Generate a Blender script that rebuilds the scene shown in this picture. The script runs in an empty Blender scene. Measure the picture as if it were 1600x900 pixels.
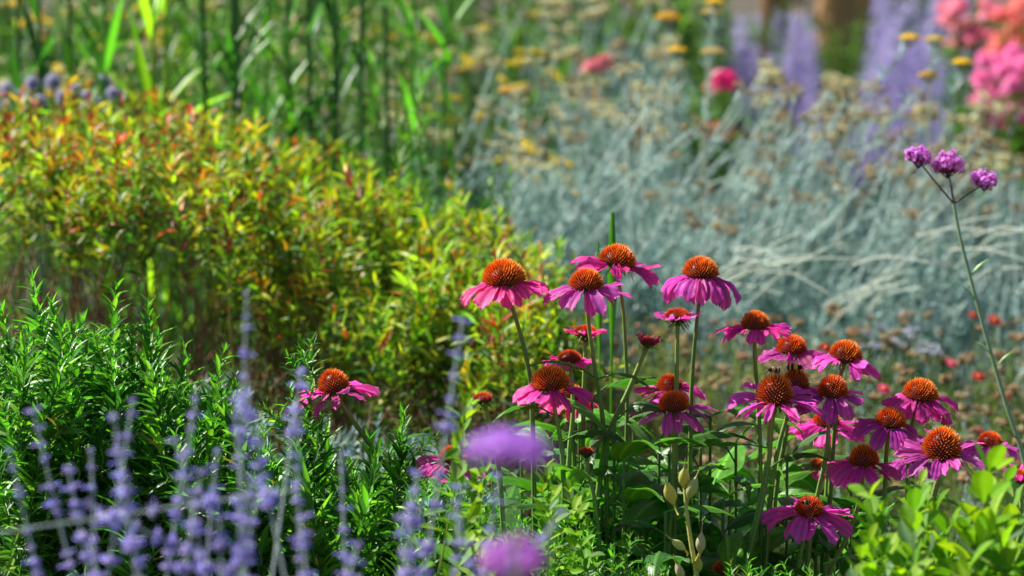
import bpy, math, colorsys
import numpy as np
from mathutils import Vector, Matrix

S = bpy.context.scene
COL = S.collection
R = math.radians
rng = np.random.default_rng(11)

# ------------------------------------------------------------------ camera
CAM_H, PITCH, FOC = 1.45, R(7.5), 100.0
cam = bpy.data.cameras.new('camera')
camo = bpy.data.objects.new('camera', cam)
COL.objects.link(camo)
camo.location = (0, 0, CAM_H)
camo.rotation_euler = (R(90) - PITCH, 0, 0)
cam.lens = FOC; cam.sensor_width = 36
cam.clip_start = 0.1; cam.clip_end = 2000
cam.dof.use_dof = True
cam.dof.focus_distance = 3.42
cam.dof.aperture_fstop = 4.5
cam.dof.aperture_blades = 9
S.camera = camo

# ------------------------------------------------------------------ world, sun, exposure
SUN_EL, SUN_AZ = 48.0, -68.0        # azimuth from +Y (view direction) towards -X: back left
w = bpy.data.worlds.new('World'); S.world = w; w.use_nodes = True
nt = w.node_tree
sky = nt.nodes.new('ShaderNodeTexSky'); sky.sky_type = 'NISHITA'; sky.sun_disc = False
sky.sun_elevation = R(SUN_EL); sky.sun_rotation = R(SUN_AZ)
bg = nt.nodes['Background']; bg.inputs['Strength'].default_value = 0.05
nt.links.new(sky.outputs[0], bg.inputs['Color'])
sl = bpy.data.lights.new('sun', 'SUN'); sl.energy = 5.0; sl.angle = R(0.5); sl.color = (1.0, 0.94, 0.84)
so = bpy.data.objects.new('sun', sl); COL.objects.link(so)
sd = Vector((math.sin(R(SUN_AZ)) * math.cos(R(SUN_EL)), math.cos(R(SUN_AZ)) * math.cos(R(SUN_EL)), math.sin(R(SUN_EL))))
so.rotation_euler = sd.to_track_quat('Z', 'Y').to_euler()
so.location = sd * 20
S.view_settings.view_transform = 'Standard'; S.view_settings.look = 'None'
S.view_settings.gamma = 1; S.view_settings.use_curve_mapping = False
S.view_settings.exposure = 1.12
S.render.engine = 'CYCLES'
S.cycles.use_denoising = True
S.cycles.max_bounces = 7; S.cycles.diffuse_bounces = 4; S.cycles.transmission_bounces = 5
S.cycles.glossy_bounces = 2; S.cycles.transparent_max_bounces = 6

# ------------------------------------------------------------------ helpers
def P(px, py, Y):
    a = (px - 800) / 1600 * 36 / FOC; b = -(py - 450) / 1600 * 36 / FOC
    dx, dy, dz = a, math.cos(PITCH) + b * math.sin(PITCH), -math.sin(PITCH) + b * math.cos(PITCH)
    s = Y / dy
    return np.array([dx * s, Y, CAM_H + dz * s])

def px2m(px, Y): return px / 1600 * 0.36 * Y

def nrm(v):
    v = np.asarray(v, float)
    return v / np.maximum(np.linalg.norm(v, axis=-1, keepdims=True), 1e-9)

class Geo:
    def __init__(s): s.v = []; s.q = []; s.c = []; s.m = []; s.n = 0
    def add(s, v, q, c, m=0):
        v = np.asarray(v, float).reshape(-1, 3); q = np.asarray(q, int).reshape(-1, 4)
        c = np.asarray(c, float)
        if c.ndim == 1: c = np.repeat(c[None, :3], len(v), 0)
        s.v.append(v); s.q.append(q + s.n); s.c.append(c[:, :3]); s.m.append(np.full(len(q), m)); s.n += len(v)
        return s
    def merge(s, g, M=None, t=(0, 0, 0), sc=1.0):
        if not g.v: return s
        v = np.concatenate(g.v) * sc
        if M is not None: v = v @ np.asarray(M).T
        s.v.append(v + np.asarray(t)); s.q.append(np.concatenate(g.q) + s.n); s.c.append(np.concatenate(g.c))
        s.m.append(np.concatenate(g.m)); s.n += len(v)
        return s
    def mesh(s, name, mats):
        v = np.concatenate(s.v).astype(np.float32); q = np.concatenate(s.q).astype(np.int32)
        c = np.concatenate(s.c); m = np.concatenate(s.m).astype(np.int32)
        me = bpy.data.meshes.new(name)
        me.vertices.add(len(v)); me.vertices.foreach_set('co', v.ravel())
        me.loops.add(q.size); me.loops.foreach_set('vertex_index', q.ravel())
        me.polygons.add(len(q)); me.polygons.foreach_set('loop_start', np.arange(0, q.size, 4, dtype=np.int32))
        me.polygons.foreach_set('material_index', m)
        a = me.color_attributes.new('Col', 'FLOAT_COLOR', 'POINT')
        a.data.foreach_set('color', np.concatenate([np.clip(c, 0, 1), np.ones((len(c), 1))], 1).astype(np.float32).ravel())
        for mt in (mats if isinstance(mats, (list, tuple)) else [mats]): me.materials.append(mt)
        me.update(calc_edges=True)
        me.validate()
        return me

def obj(name, me, parent=None, loc=(0, 0, 0)):
    o = bpy.data.objects.new(name, me); COL.objects.link(o); o.location = loc
    if parent is not None: o.parent = parent
    return o

def tag(o, label, cat, group=None, kind=None):
    if label: o['label'] = label
    if cat: o['category'] = cat
    if group: o['group'] = group
    if kind: o['kind'] = kind
    return o

def thing(name, label, cat, loc=(0, 0, 0), group=None):
    return tag(obj(name, None, None, loc), label, cat, group)

def grid_quads(nx, ny):                       # nx+1 across, ny+1 along
    i = np.arange(ny)[:, None] * (nx + 1) + np.arange(nx)[None, :]
    return np.stack([i, i + 1, i + nx + 2, i + nx + 1], -1).reshape(-1, 4)

def tube(g, pts, rad, col, n=6, m=0, col2=None):
    pts = np.asarray(pts, float); k = len(pts)
    rad = np.broadcast_to(np.asarray(rad, float), (k,)) if np.ndim(rad) <= 1 and np.size(rad) in (1, k) else np.linspace(rad[0], rad[1], k)
    t = nrm(np.gradient(pts, axis=0))
    ref = np.array([0.13, 0.97, 0.2]) if abs(t[0][2]) > .8 else np.array([0, 0, 1.0])
    x = nrm(np.cross(t, ref)); y = np.cross(t, x)
    a = np.arange(n) / n * 2 * np.pi
    v = pts[:, None] + rad[:, None, None] * (np.cos(a)[None, :, None] * x[:, None] + np.sin(a)[None, :, None] * y[:, None])
    i = np.arange(k - 1)[:, None] * n; j = np.arange(n)[None]; j2 = (j + 1) % n
    q = np.stack([i + j, i + j2, i + n + j2, i + n + j], -1).reshape(-1, 4)
    c = np.asarray(col, float)
    if col2 is not None:
        u = np.linspace(0, 1, k)[:, None]; c = np.repeat((c * (1 - u) + np.asarray(col2) * u), n, 0)
    g.add(v.reshape(-1, 3), q, c, m)

def spline(pts, per=6):                        # Catmull-Rom through points
    p = np.asarray(pts, float)
    if len(p) == 2: p = np.array([p[0], (p[0] + p[1]) / 2, p[1]])
    e = np.vstack([2 * p[0] - p[1], p, 2 * p[-1] - p[-2]]); out = []
    for i in range(1, len(e) - 2):             # centripetal: no overshoot at uneven spacing
        P0, P1, P2, P3 = e[i - 1:i + 3]
        t0 = 0.; t1 = t0 + max(np.linalg.norm(P1 - P0), 1e-6) ** .5; t2 = t1 + max(np.linalg.norm(P2 - P1), 1e-6) ** .5; t3 = t2 + max(np.linalg.norm(P3 - P2), 1e-6) ** .5
        for t in t1 + (t2 - t1) * np.arange(per) / per:
            A1 = (t1 - t) / (t1 - t0) * P0 + (t - t0) / (t1 - t0) * P1; A2 = (t2 - t) / (t2 - t1) * P1 + (t - t1) / (t2 - t1) * P2; A3 = (t3 - t) / (t3 - t2) * P2 + (t - t2) / (t3 - t2) * P3
            B1 = (t2 - t) / (t2 - t0) * A1 + (t - t0) / (t2 - t0) * A2; B2 = (t3 - t) / (t3 - t1) * A2 + (t - t1) / (t3 - t1) * A3
            out.append((t2 - t) / (t2 - t1) * B1 + (t - t1) / (t2 - t1) * B2)
    out.append(p[-1]); return np.array(out)

def ellipsoid(g, c, r, col, n=8, k=6, m=0, M=None):
    th = np.linspace(0.02, np.pi - .02, k + 1); a = np.arange(n) / n * 2 * np.pi
    v = np.stack([np.sin(th)[:, None] * np.cos(a)[None], np.sin(th)[:, None] * np.sin(a)[None], np.repeat(np.cos(th)[:, None], n, 1)], -1) * np.asarray(r)
    v = v.reshape(-1, 3)
    if M is not None: v = v @ np.asarray(M).T
    i = np.arange(k)[:, None] * n; j = np.arange(n)[None]; j2 = (j + 1) % n
    g.add(v + np.asarray(c), np.stack([i + j, i + n + j, i + n + j2, i + j2], -1).reshape(-1, 4), col, m)

def frame(d, up):
    d = nrm(d); x = nrm(np.cross(d, up)); z = np.cross(x, d)
    return np.stack([x, d, z], -1)            # columns: local x, y, z

# width profiles over t in 0..1
def prof_lance(t): return np.sin(np.pi * np.clip(t, 0, 1) ** .75) ** .9 * .97 + .03
def prof_needle(t): return np.minimum(1, (1 - t) * 3) * .9 + .1
def prof_obov(t): return np.clip(np.sin(np.pi * (t ** 1.45)) ** .75, .05, 1)
def prof_ovate(t): return np.clip((np.sin(np.pi * t ** .62)) ** 1.15, .04, 1)
def prof_petal(t):
    b = .42 + .58 * np.clip(t / .5, 0, 1) ** .8
    e = np.where(t > .78, np.sqrt(np.clip(1 - ((t - .78) / .225) ** 2, .05, 1)), 1)
    return b * e

def template(W, prof, nx=2, ny=5, fold=.25, curve=.25, tip=0):
    t = np.linspace(0, 1, ny + 1); u = np.linspace(-1, 1, nx + 1)
    T, U = np.meshgrid(t, u, indexing='ij')
    ww = W * prof(T) * .5
    v = np.stack([U * ww, T - curve * curve * T ** 3 * .3, np.abs(U) * ww * fold * 2 - curve * T ** 2], -1)
    return v.reshape(-1, 3), grid_quads(nx, ny), T.ravel(), U.ravel()

def inst(g, tpls, pos, d, up, length, cols, m=0, tipcol=None):
    """many leaves at once: tpls list of templates picked at random"""
    pos = np.asarray(pos); N = len(pos)
    if N == 0: return
    M = frame(d, up); pick = rng.integers(0, len(tpls), N)
    for k, (tv, tq, T, U) in enumerate(tpls):
        s = np.where(pick == k)[0]
        if not len(s): continue
        v = np.einsum('nij,vj->nvi', M[s], tv) * length[s][:, None, None] + pos[s][:, None]
        q = (tq[None] + (np.arange(len(s)) * len(tv))[:, None, None]).reshape(-1, 4)
        c = np.repeat(cols[s][:, None], len(tv), 1)
        mid = (np.abs(U) < .01)[None, :, None]
        c = np.where(mid, c * 1.18 + .01, c)
        if tipcol is not None:
            a = (T ** 3)[None, :, None]; c = c * (1 - a) + tipcol[s][:, None] * a
        g.add(v.reshape(-1, 3), q, c.reshape(-1, 3), m)

def blade(L, W, prof, nx, ny, a0, a1, az, roll=0., fold=0., groove=0., ng=3, twist=0., bend=0., notch=0., wave=0., ease=1.0):
    """one long curved blade (petal or large leaf) in a frame whose z is the plant axis"""
    t = np.linspace(0, 1, ny + 1); u = np.linspace(-1, 1, nx + 1)
    ang = a0 + (a1 - a0) * t ** ease; azz = az + bend * t
    dirs = np.stack([np.cos(ang) * np.cos(azz), np.cos(ang) * np.sin(azz), np.sin(ang)], -1)
    c = np.zeros((ny + 1, 3)); c[1:] = np.cumsum((dirs[1:] + dirs[:-1]) / 2, 0) * L / ny
    lat = np.stack([-np.sin(azz), np.cos(azz), 0 * azz], -1); nor = np.cross(dirs, lat)
    rr = (roll + twist * t)[:, None]
    l2 = lat * np.cos(rr) + nor * np.sin(rr); n2 = np.cross(dirs, l2)
    T, U = np.meshgrid(t, u, indexing='ij')
    ww = W * .5 * prof(T)
    off = fold * np.abs(U) * ww - (groove * np.cos(U * np.pi * ng)) * np.sin(np.pi * np.clip(T * 1.05, 0, 1)) ** .5
    if wave: off = off + wave * np.sin(T * 17 + U * 2 + az * 5) * np.abs(U) ** 2
    n2 = -n2
    v = c[:, None] + l2[:, None] * (U * ww)[..., None] + n2[:, None] * off[..., None]
    if notch: v = v - dirs[:, None] * (notch * L * (.5 + .5 * np.cos(U * np.pi * 2 + np.pi * 0)) * T ** 8)[..., None]
    return v.reshape(-1, 3), grid_quads(nx, ny), T.ravel(), U.ravel()

def hsvj(c, n, dh=.02, ds=.1, dv=.2):
    c = np.asarray(c, float); f = 1 + rng.normal(0, dv, (n, 1))
    out = np.repeat(c[None], n, 0) * np.clip(f, .45, 1.7)
    out[:, 0] *= 1 + rng.normal(0, dh * 8, n); out[:, 2] *= 1 + rng.normal(0, ds * 1.5, n)
    return np.clip(out, 0.002, .95)

def mixc(pal, wts, n, dv=.2):
    pal = np.asarray(pal, float); k = rng.choice(len(pal), n, p=np.asarray(wts) / np.sum(wts))
    return np.clip(pal[k] * np.clip(1 + rng.normal(0, dv, (n, 1)), .4, 1.8), 0.002, .95)

# ------------------------------------------------------------------ materials
def plant_mat(name, rough=.5, transl=.35, spec=.4, tboost=(1.35, 1.3, .7), bump=0., bscale=300, sheen=0., streak=0.):
    m = bpy.data.materials.new(name); m.use_nodes = True; n = m.node_tree; L = n.links
    b = n.nodes['Principled BSDF']; out = n.nodes['Material Output']
    at = n.nodes.new('ShaderNodeAttribute'); at.attribute_name = 'Col'
    tc = n.nodes.new('ShaderNodeTexCoord')
    ns = n.nodes.new('ShaderNodeTexNoise'); ns.inputs['Scale'].default_value = bscale * .35; ns.inputs['Detail'].default_value = 3
    L.new(tc.outputs['Object'], ns.inputs['Vector'])
    mr = n.nodes.new('ShaderNodeMapRange'); mr.inputs[3].default_value = .78; mr.inputs[4].default_value = 1.22
    L.new(ns.outputs[0], mr.inputs[0])
    mul = n.nodes.new('ShaderNodeVectorMath'); mul.operation = 'SCALE'
    L.new(at.outputs['Color'], mul.inputs[0]); L.new(mr.outputs[0], mul.inputs['Scale'])
    L.new(mul.outputs[0], b.inputs['Base Color'])
    b.inputs['Roughness'].default_value = rough; b.inputs['Specular IOR Level'].default_value = spec
    if sheen: b.inputs['Sheen Weight'].default_value = sheen
    if bump:
        nb = n.nodes.new('ShaderNodeTexNoise'); nb.inputs['Scale'].default_value = bscale; L.new(tc.outputs['Object'], nb.inputs['Vector'])
        bp = n.nodes.new('ShaderNodeBump'); bp.inputs['Strength'].default_value = bump; bp.inputs['Distance'].default_value = .002
        L.new(nb.outputs[0], bp.inputs['Height']); L.new(bp.outputs[0], b.inputs['Normal'])
    if transl:
        t = n.nodes.new('ShaderNodeBsdfTranslucent'); mx = n.nodes.new('ShaderNodeMixShader'); mx.inputs[0].default_value = transl
        tm = n.nodes.new('ShaderNodeVectorMath'); tm.operation = 'MULTIPLY'; tm.inputs[1].default_value = tboost
        L.new(mul.outputs[0], tm.inputs[0]); L.new(tm.outputs[0], t.inputs['Color'])
        L.new(b.outputs[0], mx.inputs[1]); L.new(t.outputs[0], mx.inputs[2]); L.new(mx.outputs[0], out.inputs['Surface'])
    return m

M_LEAF = plant_mat('leaf_glossy', .38, .42, .38, (1.35, 1.6, .55), .3, 220)
M_LEAFM = plant_mat('leaf_matte', .55, .45, .2, (1.7, 1.6, .6))
M_SILV = plant_mat('leaf_silver', .6, .25, .3, (1.1, 1.15, 1.0), sheen=.2)
M_STEM = plant_mat('stem_green', .5, .0, .35, bump=.3, bscale=500)
M_PETAL = plant_mat('petal_pink', .5, .5, .25, (1.45, 1.0, 1.15), .15, 500)
M_CONE = plant_mat('cone_spines', .4, .25, .45, (1.5, 1.2, .6))
M_FLOR = plant_mat('small_florets', .6, .4, .25, (1.3, 1.15, 1.2))
M_POD = plant_mat('pod_skin', .45, .25, .4, (1.3, 1.2, .7), .4, 180)
M_WOOD = plant_mat('bark', .85, 0, .2, bump=.8, bscale=60)
M_FUZZ = plant_mat('bee_fuzz', .8, .1, .2)

def soil_mat():
    m = bpy.data.materials.new('soil'); m.use_nodes = True; n = m.node_tree; b = n.nodes['Principled BSDF']
    tc = n.nodes.new('ShaderNodeTexCoord')
    a = n.nodes.new('ShaderNodeTexNoise'); a.inputs['Scale'].default_value = 14; a.inputs['Detail'].default_value = 8
    r = n.nodes.new('ShaderNodeValToRGB'); r.color_ramp.elements[0].position = .35; r.color_ramp.elements[0].color = (.03, .022, .015, 1)
    r.color_ramp.elements[1].position = .7; r.color_ramp.elements[1].color = (.11, .085, .06, 1)
    n.links.new(tc.outputs['Object'], a.inputs['Vector']); n.links.new(a.outputs[0], r.inputs[0]); n.links.new(r.outputs[0], b.inputs['Base Color'])
    bp = n.nodes.new('ShaderNodeBump'); bp.inputs['Distance'].default_value = .03; n.links.new(a.outputs[0], bp.inputs['Height']); n.links.new(bp.outputs[0], b.inputs['Normal'])
    b.inputs['Roughness'].default_value = .95
    return m

# ------------------------------------------------------------------ ground
gm = bpy.data.meshes.new('ground')
gm.from_pydata([(-400, -60, 0), (400, -60, 0), (400, 900, 0), (-400, 900, 0)], [], [(0, 1, 2, 3)])
gm.materials.append(soil_mat())
go = obj('ground', gm); go['kind'] = 'structure'; go['label'] = 'dark soil of the flower beds'

GREEN = (.045, .15, .018); DGREEN = (.02, .075, .014); YGREEN = (.16, .27, .02)

# ------------------------------------------------------------------ generic leafy shoot
def shoot(H, nleaf, Lf, tpls, cols, ang=(20, 70), r=.0016, bend=.05, t0=.1, stemcol=(.08, .16, .03), stemcol2=None,
          mleaf=0, mstem=1, whorl=1, side=0, side_len=.35, stemdown=0., lenfn=None, tipcols=None, droop=0, sang=(25, 50), wav=0.):
    """z up, tip at (bend, H); optional plain stem continuing down stemdown"""
    g = Geo(); k = 14
    s = np.linspace(0, 1, k); ph = rng.uniform(0, 6.28); bx, by = bend * H * math.cos(ph), bend * H * math.sin(ph)
    pts = np.stack([bx * s ** 2 + wav * np.sin(s * 5 + ph), by * s ** 2 + wav * np.cos(s * 4 + ph), H * s - droop * H * s ** 3], -1)
    sp = pts
    if stemdown:
        sp = np.vstack([[[pts[0][0] - bx * .6, pts[0][1] - by * .6, pts[0][2] - stemdown]], pts])
    tube(g, sp, (r, r * .35), stemcol, 5, mstem, stemcol2)
    n = nleaf
    t = t0 + (1 - t0) * ((np.arange(n) // whorl) / max(1, (n - 1) // whorl)) ** .9
    t = np.clip(t + rng.normal(0, .008, n), 0, 1)
    pos = np.stack([np.interp(t, s, pts[:, i]) for i in range(3)], -1)
    tan = nrm(np.stack([np.interp(t, s, np.gradient(pts[:, i])) for i in range(3)], -1))
    az = np.arange(n) // whorl * 2.4 + (np.arange(n) % whorl) * 2 * np.pi / whorl + rng.normal(0, .25, n)
    x = nrm(np.cross(tan, [0.02, 1, 0.05])); y = np.cross(tan, x)
    rad = np.cos(az)[:, None] * x + np.sin(az)[:, None] * y
    e = np.radians(ang[0] + (ang[1] - ang[0]) * t + rng.normal(0, 12, n))      # elevation from radial
    d = np.cos(e)[:, None] * rad + np.sin(e)[:, None] * tan
    up = -np.sin(e)[:, None] * rad + np.cos(e)[:, None] * tan + rng.normal(0, .15, (n, 3))
    ln = (lenfn(t) if lenfn else np.sin(np.pi * np.clip(t * .72 + .2, 0, 1)) ** .6) * Lf * rng.uniform(.65, 1.15, n)
    inst(g, tpls, pos, d, up, ln, cols(n, t), mleaf, tipcols(n, t) if tipcols else None)
    for i in range(side):
        ts = rng.uniform(max(.15, t0 + .05), max(.8, t0 + .3)); p = np.array([np.interp(ts, s, pts[:, j]) for j in range(3)])
        L2 = H * side_len * rng.uniform(.5, 1.1) * (1.1 - ts * .7)
        g2 = shoot(L2, max(6, int(nleaf * L2 / H * .9)), Lf * .72, tpls, cols, ang, r * .6, .15, .1, stemcol, None, mleaf, mstem, whorl, 0, lenfn=lenfn, tipcols=tipcols)
        a = rng.uniform(0, 6.28); el = R(90 - rng.uniform(*sang))
        dz = np.array([math.cos(a) * math.cos(el), math.sin(a) * math.cos(el), math.sin(el)])
        F = frame(dz, np.array([math.sin(a), -math.cos(a), .01])); Mx = np.stack([F[:, 0], F[:, 2], F[:, 1]], -1)
        g.merge(g2, Mx, p)
    return g

def place_part(name, me, parent, top, H, tilt=(0, 0), sc=1.0, rz=None):
    """put a shoot mesh so that its local tip (0,0,H) lands on world point top"""
    o = obj(name, me, parent)
    rz = rng.uniform(0, 6.28) if rz is None else rz
    M = Matrix.Rotation(tilt[0], 4, 'X') @ Matrix.Rotation(tilt[1], 4, 'Y') @ Matrix.Rotation(rz, 4, 'Z')
    off = M @ Vector((0, 0, H * sc))
    base = Vector(top) - off - (parent.location if parent else Vector((0, 0, 0)))
    o.matrix_local = Matrix.Translation(base) @ M @ Matrix.Scale(sc, 4)
    return o

# ------------------------------------------------------------------ coneflowers
PINKS = [(.66, .045, .36), (.58, .07, .44), (.72, .06, .33), (.52, .06, .42)]

def coneflower(label, px, py, w, Y, stem, ax=(0, 0, 1), hc=.5, sph=95, np_=19, pl=1.0, a0=-8, a1=-58, red=.3, young=0,
               leaves=(), pink=None, name='coneflower', wid=1.0, spread=18, base=None, gap=None, thick=1.0):
    r_ = px2m(w / 2, Y); Rr = r_ * .93
    cc = P(px, py, Y); ax = nrm(np.array(ax, float))
    hh = Rr * 2 * hc                                  # dome height above the rim
    rim = cc - ax * hh * .42
    bot = rim - ax * Rr * .38
    spts = [bot + ax * .002] + [P(x, y, Y + (dy[0] if dy else .0)) for x, y, *dy in stem]
    last = spts[-1]; prev = spts[-2]
    dirn = nrm(last - prev)
    if base is not None: gp = np.array([P(base, 900, Y)[0], Y + .03, 0.0])
    else:
        k = np.clip(dirn[0] / max(-dirn[2], .3), -.25, .25)
        gp = np.array([last[0] + k * last[2] * .5, last[1] + .04, 0.0])
    spts += [last * .5 + gp * .5 + np.array([(last[0] - gp[0]) * .12, 0, 0]), gp]
    t = thing(name, label, 'coneflower' if young < 2 else 'flower bud', gp, 'purple coneflowers rising from the bed')
    loc = -gp
    # stem
    g = Geo(); sp = spline(spts, 8)
    rs = np.interp(np.linspace(0, 1, len(sp)), [0, .04, .15, 1], [.0040, .0026, .0024, .0036]) * thick
    sc0 = np.array([.13, .25, .05]) * rng.uniform(.8, 1.15) * (1.25 if young else 1)
    tube(g, sp, rs, sc0, 10, 0)
    c = g.c[0]; nn = 10
    stripe = np.tile(np.where(np.arange(nn) % 2 == 0, 1.3, .7), len(sp)); c *= stripe[:, None]
    c[:, 0] *= np.repeat(1 + .5 * np.clip(np.sin(np.linspace(0, 9, len(sp))), 0, 1), nn)
    obj('stem', (lambda gg: gg.mesh('stem', M_STEM))(Geo().merge(g, None, loc)), t)
    F = frame(ax, np.array([.1, -1, .1])); Mh = np.stack([F[:, 0], -F[:, 2], F[:, 1]], -1)   # z -> axis
    if np.linalg.det(Mh) < 0: Mh[:, 1] *= -1
    a1 = a1 + rng.normal(0, 7); np_ = np_ + int(rng.integers(-2, 3)); pl = pl * rng.uniform(.92, 1.08)
    # cone
    g = Geo()
    thm = R(sph); k = 14; th = np.linspace(.02, thm, k + 1); n = 24; a = np.arange(n) / n * 2 * np.pi
    fl = lambda th: np.where(th < np.pi / 2, np.cos(th) * hh, np.cos(th) * hh * .6)
    core = .80
    v = np.stack([core * Rr * np.sin(th)[:, None] * np.cos(a), core * Rr * np.sin(th)[:, None] * np.sin(a), np.repeat(core * fl(th)[:, None], n, 1)], -1)
    i = np.arange(k)[:, None] * n; j = np.arange(n)[None]; j2 = (j + 1) % n
    g.add(v.reshape(-1, 3), np.stack([i + j, i + j2, i + n + j2, i + n + j], -1).reshape(-1, 4), (.09, .012, .008), 0)
    N = int(330 * min(1.2, max(.5, w / 58))); i = np.arange(N)
    vv = (i + .5) / N; tt = np.arccos(1 - vv * (1 - math.cos(thm))); ph = i * 2.399963 + rng.uniform(0, 6)
    pos = np.stack([Rr * .78 * np.sin(tt) * np.cos(ph), Rr * .78 * np.sin(tt) * np.sin(ph), fl(tt) * .8], -1)
    nor = nrm(np.stack([np.sin(tt) * np.cos(ph) / Rr, np.sin(tt) * np.sin(ph) / Rr, fl(tt) / hh ** 2], -1))
    d = nrm(nor + np.array([0, 0, .38]) + rng.normal(0, .05, (N, 3)))
    ln = Rr * rng.uniform(.25, .33, N) * (1.15 if not young else .95)
    tr = .035 * Rr / .026 * .026
    # spine template: 4-sided, 3 rings
    aa = np.arange(4) * np.pi / 2
    rings = [(0, .10), (.55, .095), (1, .015)]
    tv = np.array([[r0 * math.cos(x), z0, r0 * math.sin(x)] for z0, r0 in rings for x in aa])
    tv[:, [0, 2]] *= 1.0
    tq = np.array([[r * 4 + j, r * 4 + (j + 1) % 4, r * 4 + 4 + (j + 1) % 4, r * 4 + 4 + j] for r in range(2) for j in range(4)])
    Fm = frame(d, np.cross(d, [.3, .2, 1]) + .01)
    V = np.einsum('nij,vj->nvi', Fm, tv) * np.stack([ln] * 1, -1)[:, None] + pos[:, None]
    c0 = np.array([.16, .012, .006]); c1 = np.array([.90, .20, .015]) * (1 - red) + np.array([.78, .06, .012]) * red
    c2 = np.array([.95, .56, .06]) * (1 - red) + np.array([.95, .22, .03]) * red
    if young: c0 = np.array([.10, .03, .01]); 
    C = np.concatenate([np.repeat(x[None], 4, 0) for x in (c0, c1, c2)])[None] * rng.uniform(.75, 1.2, (N, 1, 1))
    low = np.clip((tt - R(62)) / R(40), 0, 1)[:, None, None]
    C = C * (1 - .45 * low)  # lower spines darkened in colour, standing for the shade near the rim
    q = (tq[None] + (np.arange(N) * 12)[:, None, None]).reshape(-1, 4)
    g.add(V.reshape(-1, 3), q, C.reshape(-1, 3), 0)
    obj('cone', Geo().merge(g, Mh, rim - gp).mesh('cone', M_CONE), t)
    # calyx
    g = Geo()
    th = np.linspace(0, 1, 6); pr = np.array([.82, .78, .62, .42, .22, .12]) * Rr; n = 12; a = np.arange(n) / n * 2 * np.pi
    v = np.stack([pr[:, None] * np.cos(a), pr[:, None] * np.sin(a), np.repeat(-th[:, None] * Rr * (.42 if young < 1 else .8), n, 1)], -1)
    i = np.arange(5)[:, None] * n; j = np.arange(n)[None]; j2 = (j + 1) % n
    g.add(v.reshape(-1, 3), np.stack([i + j, i + n + j, i + n + j2, i + j2], -1).reshape(-1, 4), (.05, .12, .02), 0)
    nb = 46 if young else 24
    az = np.arange(nb) * 2.4; lev = rng.uniform(.1, 1, nb) * (.42 if young < 1 else .75)
    pos = np.stack([np.cos(az) * Rr * (.85 - .5 * lev), np.sin(az) * Rr * (.85 - .5 * lev), -lev * Rr], -1)
    e = rng.uniform(-50, 10, nb) if young else rng.uniform(-60, -20, nb)
    dd = np.stack([np.cos(az) * np.cos(np.radians(e)), np.sin(az) * np.cos(np.radians(e)), np.sin(np.radians(e))], -1)
    inst(g, [template(.24, prof_lance, 2, 4, .2, .3)], pos, dd, np.array([0, 0, 1.]) + 0 * dd, np.full(nb, Rr * (.55 if young else .42)), hsvj((.08, .19, .035), nb), 0)
    obj('calyx', Geo().merge(g, Mh, rim - gp).mesh('calyx', M_LEAFM), t)
    # petals
    L = px2m(52, 3.42) * pl * (w / 60 if young < 1 else 1) ** .5; W = .0155 * wid * (w / 60) ** .3
    base_p = np.array(PINKS[rng.integers(0, 4)] if pink is None else pink)
    for k in range(np_):
        az = k / np_ * 2 * np.pi + rng.normal(0, .09)
        if gap and gap[0] < (math.degrees(az) % 360) < gap[1]: continue
        pa0 = R(a0 + rng.normal(0, 6)); pa1 = R(a1 + rng.normal(0, spread))
        if rng.random() < .05: continue
        tips = rng.random() < .14; brown = rng.random() < .22
        v, q, T, U = blade(L * rng.uniform(.82, 1.1) * (.8 if tips else 1), W * rng.uniform(.8, 1.15), prof_petal, 8, 10, pa0, pa1, az, rng.normal(0, .25),
                           rng.uniform(-.55, .15), .00055, 2.5, rng.normal(0, .5), rng.normal(0, .25), .10, wave=.0009, ease=rng.uniform(.6, 1.3))
        start = np.array([math.cos(az), math.sin(az), 0]) * Rr * .74 + np.array([0, 0, -Rr * (.10 + .1 * (k % 2))])
        v = v + start
        pc = base_p * rng.uniform(.8, 1.18) + np.array([rng.normal(0, .03), abs(rng.normal(0, .015)), rng.normal(0, .04)])
        c = pc[None] * (1 + .22 * np.cos(U * np.pi * 2.5))[:, None] * (.85 + .25 * T[:, None])
        pale = (T[:, None] ** 6) * rng.uniform(0, .4); c = c * (1 - pale) + np.array([.75, .35, .6]) * pale
        if brown: bb = np.clip((T - rng.uniform(.8, .93)) * 8 + .3 * np.sin(U * 4 + az), 0, 1)[:, None]; c = c * (1 - bb) + np.array([.30, .12, .09]) * bb
        c = c * (1 + .25 * (1 - T[:, None]) * np.array([-.1, -.6, -.2]))
        if young == 2: c = np.array([.30, .03, .08]) * (.7 + .6 * T[:, None])
        c = np.clip(c * [1.0, 1.05, 1.02], 0, .92); gg = Geo().add(v, q, c, 0)
        obj('petal', Geo().merge(gg, Mh, rim - gp).mesh('petal', M_PETAL), t)
    # stem leaves: (fraction point px,py, azimuth deg, length m, width, start angle, end angle)
    for lf in leaves:
        big_leaf(t, gp, *lf)
    return t

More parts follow.
